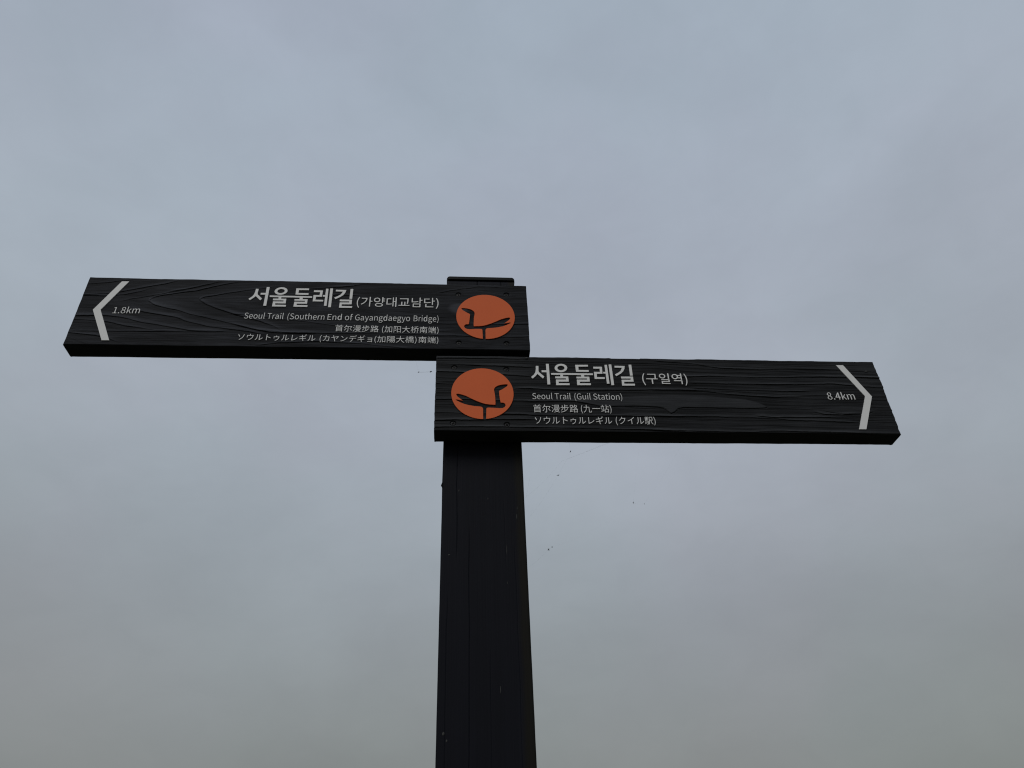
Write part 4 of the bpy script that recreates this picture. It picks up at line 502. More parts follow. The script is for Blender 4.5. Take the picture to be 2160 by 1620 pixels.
UPPER['emblem'] = [
[-1136, 838, -1125, 885, -1092, 921, -1023, 937, -865, 950, -687, 984, -529, 1030, -400, 1093, -311, 1148, -241, 1188, -290, 1206, -390, 1185, -483, 1160, -399, 1239, -319, 1311, -279, 1377, -269, 1416, -288, 1431, -338, 1434, -428, 1411, -587, 1351, -786, 1232, -945, 1149, -1103, 1078, -1221, 1038, -1380, 1019, -1534, 1011, -1540, 1108, -1530, 1389, -1505, 1561, -1505, 1648, -1543, 1716, -1635, 1782, -1757, 1822, -1900, 1839, -1952, 1832, -1964, 1807, -1917, 1741, -1762, 1619, -1691, 1584, -1666, 1551, -1668, 1464, -1687, 1244, -1710, 1103, -1809, 1092, -1854, 1056, -1866, 991, -1838, 925, -1774, 886, -1674, 875, -1477, 890, -1299, 895, -1259, 885, -1243, 851, -1230, 459, -1317, 472, -1401, 492, -1484, 520, -1564, 554, -1641, 595, -1714, 643, -1783, 697, -1847, 756, -1905, 821, -1958, 890, -2004, 964, -2044, 1041, -2078, 1122, -2104, 1205, -2123, 1290, -2134, 1377, -2139, 1464, -2135, 1551, -2124, 1637, -2106, 1723, -2081, 1806, -2048, 1887, -2009, 1965, -1963, 2039, -1911, 2109, -1853, 2174, -1790, 2234, -1721, 2288, -1649, 2336, -1572, 2378, -1493, 2413, -1410, 2442, -1325, 2463, -1239, 2476, -1152, 2482, -1065, 2481, -978, 2472, -893, 2456, -809, 2433, -727, 2402, -649, 2364, -573, 2320, -502, 2270, -436, 2213, -374, 2152, -318, 2085, -268, 2013, -225, 1938, -188, 1859, -158, 1777, -135, 1693, -119, 1607, -111, 1520, -110, 1433, -117, 1346, -131, 1260, -153, 1176, -181, 1093, -217, 1014, -259, 938, -308, 865, -363, 798, -423, 735, -489, 677, -559, 626, -634, 580, -712, 541, -793, 509, -876, 484, -962, 467, -1048, 457, -1135, 454]]
UPPER['arrow'] = [
[-13664, 2802, -13425, 2809, -14020, 1488, -13391, 173, -13627, 168, -14265, 1482]]
LOWER = {}
LOWER['korean_lettering'] = [
[4108, -1416, 4133, -1403, 4108, -1348, 4089, -1290, 4078, -1230, 4074, -1167, 4078, -1105, 4089, -1044, 4108, -986, 4133, -932, 4108, -919, 4078, -975, 4057, -1034, 4044, -1098, 4038, -1167, 4044, -1237, 4057, -1300, 4078, -1360],
[4177, -1133, 4177, -1166, 4347, -1166, 4347, -1358, 4386, -1357, 4386, -1166, 4558, -1165, 4558, -1132, 4497, -1132, 4505, -1073, 4507, -1024, 4507, -981, 4507, -942, 4225, -943, 4225, -976, 4470, -975, 4470, -981, 4469, -1024, 4466, -1073, 4457, -1132],
[4724, -929, 4668, -941, 4630, -976, 4615, -1027, 4630, -1079, 4668, -1112, 4724, -1124, 4780, -1112, 4819, -1078, 4834, -1026, 4819, -976, 4780, -941],
[4724, -962, 4762, -970, 4786, -993, 4795, -1026, 4786, -1060, 4762, -1084, 4724, -1092, 4687, -1084, 4662, -1060, 4652, -1027, 4662, -993, 4687, -971],
[4912, -911, 4912, -1139, 4951, -1139, 4951, -911],
[4680, -1317, 4680, -1350, 4965, -1349, 4965, -1317, 4718, -1317, 4718, -1268, 4951, -1268, 4951, -1160, 4679, -1161, 4679, -1193, 4913, -1192, 4913, -1237, 4680, -1238],
[5100, -1197, 5100, -1230, 5344, -1229, 5344, -1353, 5382, -1353, 5382, -1197],
[5151, -971, 5186, -980, 5212, -1006, 5221, -1042, 5212, -1080, 5186, -1105, 5151, -1115, 5113, -1105, 5088, -1080, 5079, -1042, 5088, -1006, 5113, -981],
[5344, -1009, 5344, -1075, 5253, -1075, 5258, -1042, 5253, -1010],
[5151, -936, 5095, -950, 5056, -988, 5041, -1042, 5056, -1098, 5095, -1136, 5151, -1150, 5184, -1144, 5213, -1130, 5236, -1109, 5344, -1109, 5344, -1172, 5382, -1171, 5382, -910, 5344, -910, 5344, -976, 5237, -976, 5213, -955, 5184, -941],
[5486, -1412, 5515, -1356, 5537, -1295, 5550, -1233, 5555, -1163, 5550, -1094, 5537, -1030, 5515, -971, 5486, -915, 5460, -928, 5486, -982, 5505, -1040, 5517, -1101, 5521, -1163, 5517, -1226, 5505, -1286, 5486, -1345, 5460, -1399]]
LOWER['english_lettering'] = [
[401, -2029, 435, -2020, 457, -1996, 465, -1962, 460, -1933, 446, -1913, 426, -1899, 399, -1885, 385, -1876, 373, -1865, 369, -1845, 373, -1828, 385, -1816, 404, -1811, 420, -1814, 434, -1821, 446, -1833, 458, -1814, 443, -1799, 425, -1789, 404, -1786, 373, -1794, 352, -1816, 344, -1848, 350, -1876, 365, -1896, 382, -1908, 409, -1923, 426, -1932, 437, -1945, 441, -1965, 436, -1984, 423, -1998, 401, -2003, 382, -1999, 365, -1989, 350, -1974, 336, -1995, 354, -2013, 376, -2025],
[556, -2029, 573, -2026, 588, -2020, 601, -2010, 593, -1991, 582, -1998, 571, -2003, 558, -2005, 535, -1998, 519, -1977, 512, -1944, 606, -1943, 607, -1927, 600, -1884, 581, -1856, 551, -1846, 528, -1852, 508, -1870, 494, -1899, 489, -1937, 494, -1976, 508, -2004, 529, -2023],
[512, -1924, 519, -1894, 533, -1875, 552, -1869, 570, -1875, 582, -1893, 586, -1923],
[695, -2028, 719, -2022, 740, -2003, 754, -1975, 760, -1937, 754, -1898, 740, -1869, 719, -1851, 695, -1845, 670, -1852, 650, -1869, 636, -1898, 631, -1937, 636, -1975, 650, -2004, 670, -2022],
[695, -2004, 674, -1995, 660, -1972, 655, -1937, 660, -1902, 674, -1878, 695, -1870, 716, -1878, 730, -1902, 736, -1937, 730, -1971, 716, -1995],
[837, -2028, 855, -2023, 869, -2012, 882, -1996, 883, -1996, 885, -2023, 905, -2023, 905, -1849, 882, -1849, 882, -1973, 869, -1989, 857, -1999, 844, -2002, 829, -1998, 820, -1982, 817, -1956, 817, -1849, 794, -1849, 794, -1959, 798, -1997, 813, -2020],
[976, -2027, 990, -2025, 986, -2002, 982, -2003, 978, -2002, 976, -1997, 975, -1990, 975, -1767, 952, -1767, 952, -1988, 954, -2009, 962, -2023],
[1123, -2022, 1146, -2022, 1146, -1812, 1203, -1812, 1203, -1787, 1066, -1787, 1066, -1813, 1123, -1812],
[1235, -2022, 1258, -2022, 1258, -1910, 1269, -1886, 1281, -1873, 1293, -1870, 1307, -1872, 1312, -1847, 1296, -1843, 1282, -1848, 1268, -1861, 1257, -1880, 1254, -1848, 1235, -1848],
[1366, -2026, 1383, -2022, 1399, -2013, 1412, -2000, 1413, -2000, 1415, -2021, 1434, -2021, 1434, -1914, 1429, -1876, 1414, -1852, 1386, -1843, 1365, -1846, 1347, -1855, 1332, -1866, 1341, -1886, 1353, -1877, 1367, -1870, 1382, -1867, 1400, -1874, 1409, -1889, 1411, -1911, 1373, -1920, 1346, -1933, 1331, -1951, 1325, -1977, 1331, -2003, 1345, -2020],
[1373, -2002, 1361, -2000, 1352, -1990, 1348, -1975, 1354, -1955, 1374, -1940, 1411, -1931, 1411, -1979, 1398, -1992, 1385, -1999],
[1478, -2021, 1502, -2021, 1502, -1847, 1478, -1847],
[1490, -1811, 1498, -1808, 1504, -1802, 1506, -1791, 1504, -1781, 1498, -1775, 1490, -1773, 1482, -1775, 1477, -1781, 1475, -1791, 1477, -1802, 1482, -1809],
[1573, -2025, 1587, -2023, 1584, -2000, 1578, -2001, 1575, -2000, 1573, -1995, 1573, -1988, 1573, -1765, 1548, -1765, 1548, -1986, 1551, -2007, 1559, -2021],
[1745, -2084, 1759, -2075, 1745, -2040, 1735, -2001, 1729, -1961, 1727, -1920, 1729, -1880, 1735, -1839, 1745, -1801, 1759, -1766, 1745, -1757, 1729, -1794, 1717, -1833, 1710, -1875, 1707, -1920, 1710, -1966, 1717, -2007, 1729, -2047],
[1872, -2024, 1896, -2021, 1915, -2010, 1931, -1997, 1931, -1897, 1868, -1898, 1868, -1922, 1908, -1922, 1908, -1984, 1899, -1991, 1888, -1996, 1874, -1998, 1847, -1991, 1827, -1972, 1815, -1942, 1811, -1901, 1815, -1862, 1828, -1831, 1848, -1812, 1874, -1806, 1891, -1808, 1904, -1817, 1915, -1828, 1928, -1808, 1914, -1794, 1897, -1784, 1873, -1780, 1838, -1788, 1811, -1812, 1792, -1851, 1786, -1902, 1792, -1954, 1810, -1991, 1837, -2016],
[2014, -2024, 2032, -2019, 2048, -2008, 2061, -1992, 2062, -1992, 2064, -2019, 2083, -2019, 2083, -1844, 2060, -1844, 2060, -1969, 2047, -1985, 2035, -1995, 2022, -1998, 2006, -1994, 1998, -1978, 1995, -1951, 1995, -1845, 1971, -1845, 1971, -1955, 1976, -1993, 1990, -2016],
[2131, -2019, 2155, -2019, 2155, -1844, 2131, -1844],
[2143, -1808, 2151, -1806, 2157, -1799, 2159, -1788, 2157, -1778, 2151, -1772, 2143, -1770, 2134, -1772, 2129, -1778, 2127, -1788, 2129, -1799, 2134, -1806],
[2227, -2023, 2241, -2020, 2237, -1997, 2233, -1998, 2229, -1997, 2227, -1993, 2226, -1985, 2226, -1762, 2203, -1762, 2203, -1984, 2205, -2005, 2213, -2019],
[2390, -2023, 2425, -2013, 2448, -1989, 2456, -1955, 2451, -1926, 2436, -1905, 2416, -1892, 2388, -1877, 2373, -1869, 2361, -1857, 2357, -1837, 2361, -1820, 2373, -1808, 2393, -1803, 2409, -1806, 2424, -1813, 2436, -1825, 2449, -1806, 2433, -1791, 2415, -1781, 2393, -1777, 2361, -1786, 2340, -1808, 2332, -1840, 2338, -1869, 2353, -1888, 2371, -1901, 2399, -1916, 2415, -1925, 2427, -1938, 2431, -1958, 2426, -1977, 2412, -1991, 2391, -1996, 2371, -1992, 2353, -1982, 2337, -1967, 2323, -1988, 2342, -2006, 2364, -2018],
[2536, -2022, 2563, -2016, 2557, -1993, 2542, -1998, 2528, -1994, 2521, -1983, 2519, -1964, 2519, -1866, 2558, -1866, 2558, -1842, 2519, -1842, 2519, -1793, 2500, -1793, 2497, -1843, 2474, -1844, 2474, -1867, 2495, -1867, 2495, -1963, 2500, -1995, 2512, -2015],
[2624, -2022, 2640, -2018, 2656, -2009, 2671, -1996, 2672, -1996, 2674, -2017, 2693, -2017, 2693, -1909, 2688, -1871, 2672, -1847, 2644, -1837, 2622, -1841, 2603, -1850, 2588, -1861, 2597, -1881, 2609, -1872, 2624, -1865, 2640, -1862, 2658, -1869, 2667, -1884, 2669, -1906, 2630, -1915, 2603, -1928, 2587, -1946, 2581, -1972, 2588, -1999, 2602, -2015],
[2630, -1998, 2618, -1995, 2609, -1986, 2605, -1970, 2611, -1950, 2631, -1935, 2669, -1926, 2669, -1975, 2656, -1988, 2643, -1995],
[2784, -2021, 2810, -2015, 2805, -1992, 2789, -1997, 2775, -1993, 2769, -1982, 2766, -1963, 2766, -1866, 2805, -1865, 2805, -1841, 2766, -1842, 2766, -1792, 2747, -1792, 2744, -1842, 2721, -1844, 2721, -1866, 2743, -1866, 2743, -1962, 2747, -1994, 2760, -2014],
[2838, -2016, 2862, -2016, 2862, -1841, 2838, -1841],
[2850, -1805, 2858, -1803, 2864, -1796, 2866, -1785, 2864, -1775, 2858, -1769, 2850, -1767, 2842, -1769, 2836, -1775, 2834, -1785, 2836, -1796, 2842, -1803],
[2966, -2021, 2991, -2014, 3012, -1996, 3026, -1967, 3032, -1928, 3026, -1890, 3012, -1860, 2991, -1843, 2966, -1836, 2941, -1843, 2920, -1860, 2905, -1890, 2899, -1929, 2905, -1967, 2920, -1996, 2941, -2014],
[2966, -1996, 2944, -1988, 2929, -1964, 2924, -1929, 2929, -1894, 2944, -1870, 2966, -1861, 2987, -1869, 3002, -1893, 3008, -1928, 3002, -1963, 2987, -1987],
[3070, -2016, 3094, -2016, 3094, -1888, 3107, -1874, 3120, -1864, 3133, -1862, 3148, -1866, 3157, -1882, 3160, -1908, 3160, -2015, 3183, -2015, 3183, -1905, 3179, -1867, 3165, -1844, 3140, -1836, 3122, -1839, 3106, -1851, 3093, -1866, 3092, -1866, 3090, -1841, 3070, -1841],
[3232, -2079, 3248, -2042, 3260, -2002, 3268, -1961, 3271, -1915, 3268, -1869, 3260, -1827, 3248, -1788, 3232, -1752, 3217, -1760, 3232, -1796, 3242, -1834, 3249, -1874, 3251, -1915, 3249, -1956, 3242, -1996, 3232, -2034, 3217, -2070]]
LOWER['chinese_lettering'] = [
[399, -2411, 549, -2410, 549, -2443, 399, -2444],
[399, -2390, 399, -2358, 549, -2357, 549, -2389],
[399, -2464, 549, -2463, 549, -2499, 399, -2500],
[395, -2244, 420, -2281, 344, -2281, 344, -2305, 462, -2304, 455, -2335, 377, -2335, 377, -2541, 399, -2541, 399, -2522, 549, -2521, 549, -2540, 572, -2539, 572, -2334, 478, -2334, 488, -2304, 606, -2303, 606, -2279, 532, -2280, 558, -2241, 534, -2233, 507, -2280, 429, -2281, 442, -2273, 414, -2233],
[698, -2374, 686, -2402, 671, -2430, 654, -2454, 637, -2474, 656, -2491, 675, -2468, 692, -2441, 708, -2411, 721, -2381],
[818, -2385, 835, -2411, 852, -2439, 866, -2465, 877, -2489, 898, -2476, 887, -2454, 872, -2427, 855, -2400, 838, -2374],
[707, -2233, 693, -2270, 675, -2305, 654, -2338, 631, -2365, 653, -2381, 668, -2361, 683, -2340, 697, -2316, 758, -2315, 758, -2505, 758, -2510, 756, -2512, 752, -2513, 706, -2513, 715, -2538, 738, -2538, 755, -2536, 767, -2533, 776, -2528, 780, -2519, 782, -2506, 782, -2315, 868, -2315, 844, -2365, 863, -2373, 876, -2351, 889, -2323, 900, -2295, 883, -2288, 880, -2290, 710, -2291, 731, -2240],
[1133, -2359, 1165, -2359, 1165, -2390, 1133, -2390],
[1082, -2359, 1115, -2359, 1115, -2391, 1082, -2391],
[1034, -2360, 1065, -2360, 1065, -2391, 1034, -2391],
[1015, -2344, 1015, -2408, 1186, -2407, 1186, -2343],
[1051, -2291, 1150, -2291, 1150, -2311, 1051, -2311],
[1051, -2257, 1150, -2257, 1150, -2276, 1051, -2276],
[1030, -2241, 1030, -2328, 1172, -2327, 1172, -2240],
[941, -2255, 960, -2268, 979, -2282, 994, -2296, 1008, -2277, 954, -2238],
[927, -2345, 979, -2387, 992, -2367, 940, -2328],
[932, -2514, 952, -2530, 1000, -2427, 984, -2411],
[1144, -2444, 1131, -2459, 1116, -2471, 1098, -2482, 1082, -2471, 1066, -2459, 1054, -2445],
[1007, -2424, 1007, -2445, 1029, -2445, 1042, -2463, 1058, -2479, 1076, -2492, 1050, -2503, 1021, -2510, 993, -2516, 1004, -2536, 1036, -2530, 1067, -2520, 1097, -2506, 1124, -2518, 1153, -2528, 1183, -2535, 1196, -2513, 1169, -2509, 1144, -2501, 1121, -2493, 1143, -2476, 1163, -2456, 1177, -2432, 1164, -2422, 1159, -2423],
[1293, -2368, 1276, -2395, 1256, -2420, 1234, -2441, 1250, -2460, 1273, -2436, 1295, -2407, 1314, -2376],
[1269, -2255, 1269, -2331, 1225, -2331, 1225, -2355, 1344, -2354, 1344, -2459, 1365, -2459, 1335, -2476, 1302, -2490, 1264, -2501, 1222, -2509, 1234, -2533, 1311, -2513, 1375, -2482, 1424, -2439, 1459, -2381, 1438, -2370, 1425, -2396, 1409, -2420, 1389, -2440, 1367, -2457, 1367, -2354, 1483, -2353, 1483, -2329, 1369, -2330, 1369, -2287, 1456, -2287, 1456, -2263, 1369, -2264, 1369, -2228, 1346, -2229, 1346, -2330, 1292, -2330, 1292, -2255],
[1546, -2263, 1602, -2263, 1602, -2321, 1546, -2321],
[1512, -2492, 1515, -2517, 1629, -2484, 1627, -2462, 1588, -2472, 1588, -2413, 1619, -2413, 1630, -2429, 1648, -2420, 1648, -2531, 1668, -2531, 1668, -2518, 1742, -2518, 1742, -2529, 1763, -2529, 1763, -2419, 1772, -2425, 1786, -2404, 1761, -2391, 1738, -2374, 1719, -2355, 1736, -2328, 1751, -2299, 1762, -2265, 1748, -2259, 1744, -2260, 1687, -2260, 1696, -2232, 1676, -2226, 1666, -2256, 1653, -2283, 1638, -2308, 1622, -2329, 1622, -2241, 1527, -2242, 1527, -2343, 1568, -2343, 1568, -2478, 1545, -2484, 1545, -2374, 1527, -2374, 1527, -2489],
[1668, -2497, 1668, -2433, 1742, -2432, 1742, -2496],
[1735, -2282, 1726, -2302, 1716, -2320, 1704, -2338, 1675, -2288, 1678, -2282],
[1661, -2411, 1705, -2371, 1718, -2385, 1733, -2398, 1748, -2411],
[1691, -2354, 1670, -2375, 1648, -2392, 1625, -2407, 1625, -2391, 1588, -2391, 1588, -2343, 1622, -2342, 1622, -2332, 1638, -2347, 1664, -2309],
[1919, -2569, 1935, -2560, 1919, -2523, 1908, -2483, 1902, -2442, 1899, -2400, 1902, -2358, 1908, -2316, 1919, -2277, 1935, -2239, 1919, -2231, 1902, -2269, 1889, -2309, 1881, -2353, 1877, -2400, 1881, -2447, 1889, -2490, 1902, -2531],
[1969, -2309, 1969, -2333, 2045, -2333, 2038, -2387, 2023, -2436, 1997, -2477, 1957, -2510, 1973, -2530, 2016, -2493, 2043, -2447, 2059, -2393, 2067, -2333, 2132, -2332, 2132, -2485, 2134, -2508, 2144, -2520, 2161, -2523, 2195, -2523, 2211, -2517, 2220, -2498, 2223, -2461, 2204, -2450, 2202, -2480, 2199, -2495, 2193, -2498, 2164, -2499, 2158, -2498, 2155, -2494, 2154, -2484, 2154, -2307, 2069, -2308, 2070, -2226, 2047, -2226, 2046, -2308],
[2243, -2357, 2243, -2385, 2502, -2383, 2502, -2355],
[2530, -2282, 2530, -2305, 2640, -2304, 2640, -2281],
[2541, -2324, 2546, -2354, 2550, -2385, 2553, -2416, 2555, -2443, 2573, -2440, 2558, -2320],
[2563, -2227, 2582, -2278, 2602, -2270, 2582, -2220],
[2607, -2316, 2603, -2349, 2599, -2385, 2594, -2420, 2588, -2451, 2527, -2467, 2531, -2492, 2639, -2459, 2637, -2436, 2606, -2445, 2627, -2320],
[2646, -2377, 2646, -2525, 2667, -2525, 2667, -2508, 2751, -2508, 2751, -2522, 2773, -2522, 2773, -2376, 2713, -2377, 2713, -2311, 2785, -2310, 2785, -2286, 2713, -2286, 2713, -2218, 2692, -2218, 2692, -2377],
[2667, -2485, 2667, -2401, 2751, -2400, 2751, -2484],
[2824, -2562, 2842, -2524, 2855, -2483, 2863, -2440, 2866, -2393, 2863, -2346, 2855, -2302, 2842, -2262, 2824, -2224, 2808, -2233, 2824, -2270, 2836, -2309, 2843, -2351, 2845, -2393, 2843, -2436, 2836, -2477, 2824, -2517, 2808, -2554]]
LOWER['japanese_lettering'] = [
[413, -2949, 435, -2970, 466, -2949, 493, -2924, 515, -2898, 534, -2869, 547, -2840, 557, -2811, 565, -2781, 572, -2752, 577, -2726, 550, -2722, 547, -2749, 542, -2773, 536, -2799, 526, -2827, 512, -2855, 495, -2883, 472, -2908, 446, -2930],
[397, -2727, 374, -2740, 421, -2834, 444, -2819],
[865, -2760, 850, -2750, 831, -2752, 768, -2752, 768, -2722, 770, -2698, 743, -2698, 745, -2722, 745, -2752, 683, -2753, 657, -2752, 658, -2777, 658, -2835, 657, -2855, 681, -2855, 680, -2836, 680, -2777, 836, -2776, 832, -2808, 823, -2841, 809, -2872, 789, -2900, 762, -2923, 734, -2938, 705, -2947, 723, -2971, 759, -2956, 789, -2935, 815, -2908, 833, -2878, 847, -2845, 856, -2810, 861, -2779],
[1044, -2951, 1059, -2965, 1068, -2957, 1094, -2940, 1119, -2918, 1143, -2894, 1164, -2866, 1150, -2844, 1132, -2870, 1111, -2893, 1090, -2911, 1069, -2924, 1069, -2736, 1070, -2712, 1044, -2712, 1046, -2736, 1046, -2932],
[916, -2950, 938, -2965, 959, -2940, 976, -2910, 987, -2876, 992, -2846, 994, -2808, 995, -2769, 996, -2738, 997, -2713, 971, -2714, 973, -2738, 973, -2769, 972, -2806, 969, -2841, 965, -2869, 954, -2900, 938, -2927],
[1271, -2927, 1269, -2966, 1296, -2966, 1295, -2927, 1294, -2820, 1320, -2830, 1350, -2842, 1378, -2856, 1404, -2871, 1413, -2843, 1388, -2829, 1357, -2815, 1324, -2802, 1294, -2790, 1294, -2737, 1296, -2703, 1269, -2703, 1271, -2737],
[1688, -2801, 1673, -2791, 1657, -2793, 1605, -2793, 1605, -2770, 1606, -2751, 1581, -2751, 1583, -2770, 1583, -2793, 1532, -2794, 1508, -2793, 1510, -2816, 1510, -2863, 1509, -2881, 1531, -2880, 1530, -2865, 1530, -2818, 1660, -2817, 1657, -2841, 1650, -2867, 1640, -2892, 1621, -2917, 1599, -2935, 1575, -2947, 1549, -2955, 1566, -2978, 1599, -2964, 1626, -2946, 1647, -2923, 1663, -2899, 1673, -2871, 1681, -2842, 1685, -2818],
[1881, -2945, 1896, -2959, 1906, -2952, 1931, -2935, 1956, -2913, 1980, -2889, 2001, -2861, 1988, -2838, 1970, -2864, 1948, -2888, 1927, -2906, 1906, -2919, 1906, -2731, 1907, -2706, 1882, -2707, 1883, -2731, 1883, -2927],
[1754, -2944, 1774, -2960, 1796, -2935, 1813, -2905, 1824, -2870, 1829, -2840, 1831, -2803, 1833, -2764, 1833, -2732, 1834, -2708, 1809, -2708, 1810, -2732, 1810, -2764, 1809, -2800, 1807, -2836, 1802, -2864, 1791, -2895, 1774, -2922],
[2076, -2940, 2092, -2956, 2104, -2950, 2154, -2929, 2198, -2902, 2236, -2870, 2267, -2833, 2255, -2809, 2224, -2848, 2186, -2880, 2143, -2905, 2102, -2922, 2102, -2737, 2104, -2707, 2076, -2707, 2079, -2737, 2079, -2924],
[2503, -2683, 2488, -2690, 2511, -2735, 2526, -2728],
[2533, -2670, 2519, -2676, 2542, -2722, 2557, -2713],
[2318, -2865, 2323, -2894, 2347, -2887, 2422, -2872, 2433, -2938, 2437, -2969, 2463, -2963, 2456, -2933, 2445, -2868, 2514, -2854, 2539, -2850, 2534, -2823, 2509, -2829, 2441, -2844, 2429, -2779, 2494, -2766, 2515, -2762, 2510, -2735, 2490, -2740, 2425, -2753, 2420, -2719, 2417, -2696, 2392, -2701, 2398, -2723, 2403, -2758, 2342, -2769, 2319, -2771, 2323, -2800, 2346, -2794, 2408, -2782, 2418, -2848, 2343, -2862],
[2719, -2940, 2733, -2954, 2743, -2946, 2768, -2929, 2794, -2908, 2817, -2883, 2837, -2855, 2825, -2833, 2806, -2859, 2786, -2882, 2764, -2900, 2743, -2913, 2743, -2725, 2744, -2701, 2719, -2701, 2720, -2725, 2720, -2921],
[2590, -2939, 2611, -2954, 2633, -2929, 2650, -2899, 2661, -2865, 2665, -2835, 2668, -2797, 2669, -2758, 2670, -2727, 2671, -2702, 2645, -2703, 2648, -2727, 2647, -2758, 2646, -2795, 2644, -2830, 2639, -2858, 2628, -2889, 2612, -2916],
[2998, -3009, 3013, -3001, 2998, -2964, 2986, -2925, 2980, -2884, 2977, -2842, 2980, -2801, 2986, -2760, 2998, -2721, 3013, -2684, 2998, -2676, 2980, -2714, 2967, -2753, 2959, -2796, 2955, -2842, 2959, -2889, 2967, -2931, 2980, -2972],
[3179, -2688, 3153, -2678, 3144, -2704, 3131, -2730, 3113, -2759, 3087, -2788, 3054, -2816, 3074, -2833, 3096, -2814, 3115, -2794, 3131, -2773, 3146, -2752, 3242, -2751, 3236, -2776, 3226, -2802, 3213, -2830, 3197, -2854, 3175, -2879, 3150, -2902, 3119, -2921, 3083, -2937, 3104, -2958, 3140, -2940, 3171, -2918, 3196, -2894, 3217, -2868, 3235, -2840, 3250, -2811, 3260, -2781, 3268, -2755, 3275, -2737, 3255, -2724, 3237, -2727, 3159, -2728, 3166, -2714],
[3336, -2824, 3347, -2849, 3377, -2838, 3405, -2824, 3431, -2810, 3456, -2795, 3456, -2916, 3454, -2952, 3482, -2952, 3480, -2916, 3480, -2778, 3501, -2760, 3522, -2742, 3541, -2723, 3558, -2704, 3538, -2684, 3522, -2705, 3503, -2724, 3482, -2744, 3461, -2761, 3435, -2778, 3404, -2795, 3372, -2811],
[3746, -2933, 3761, -2947, 3771, -2939, 3797, -2922, 3823, -2901, 3847, -2876, 3868, -2848, 3855, -2825, 3836, -2852, 3814, -2875, 3792, -2893, 3771, -2907, 3771, -2717, 3773, -2693, 3746, -2693, 3748, -2717, 3748, -2914],
[3616, -2932, 3637, -2948, 3659, -2922, 3676, -2892, 3687, -2857, 3692, -2827, 3695, -2790, 3696, -2750, 3696, -2718, 3698, -2694, 3672, -2694, 3673, -2719, 3673, -2751, 3673, -2787, 3669, -2823, 3665, -2851, 3654, -2882, 3637, -2909],
[3947, -2867, 3958, -2920, 3969, -2917, 3957, -2865],
[3925, -2871, 3929, -2932, 3941, -2929, 3937, -2869],
[3905, -2864, 3903, -2893, 3898, -2919, 3890, -2940, 3903, -2948, 3911, -2925, 3916, -2897, 3918, -2867],
[4035, -2675, 4035, -2800, 4034, -2838, 4030, -2878, 4022, -2917, 4005, -2952, 4023, -2965, 4039, -2929, 4048, -2890, 4053, -2848, 4055, -2810, 4081, -2810, 4090, -2859, 4102, -2902, 4120, -2938, 4145, -2964, 4158, -2944, 4137, -2922, 4120, -2890, 4109, -2853, 4101, -2810, 4146, -2809, 4146, -2674],
[4055, -2697, 4127, -2697, 4127, -2786, 4055, -2786],
[3953, -2745, 3953, -2775, 3925, -2775, 3925, -2745],
[3907, -2676, 3907, -2846, 3996, -2845, 3993, -2896, 3977, -2857, 3967, -2861, 3983, -2904, 3993, -2899, 3991, -2921, 3988, -2934, 3985, -2942, 3977, -2946, 3954, -2944, 3959, -2964, 3985, -2964, 3991, -2962, 3996, -2959, 4000, -2955, 4005, -2943, 4009, -2922, 4012, -2886, 4015, -2835, 4015, -2825, 3971, -2825, 3971, -2795, 4007, -2794, 4007, -2775, 3971, -2775, 3971, -2745, 4007, -2745, 4007, -2725, 3971, -2725, 3971, -2696, 4013, -2696, 4013, -2675],
[3953, -2725, 3925, -2725, 3925, -2696, 3953, -2696],
[3953, -2795, 3953, -2826, 3925, -2826, 3925, -2795],
[4196, -3001, 4213, -2964, 4226, -2923, 4235, -2881, 4237, -2834, 4235, -2788, 4226, -2745, 4213, -2706, 4196, -2668, 4180, -2677, 4195, -2713, 4207, -2752, 4214, -2793, 4216, -2834, 4214, -2876, 4207, -2917, 4195, -2956, 4180, -2993]]
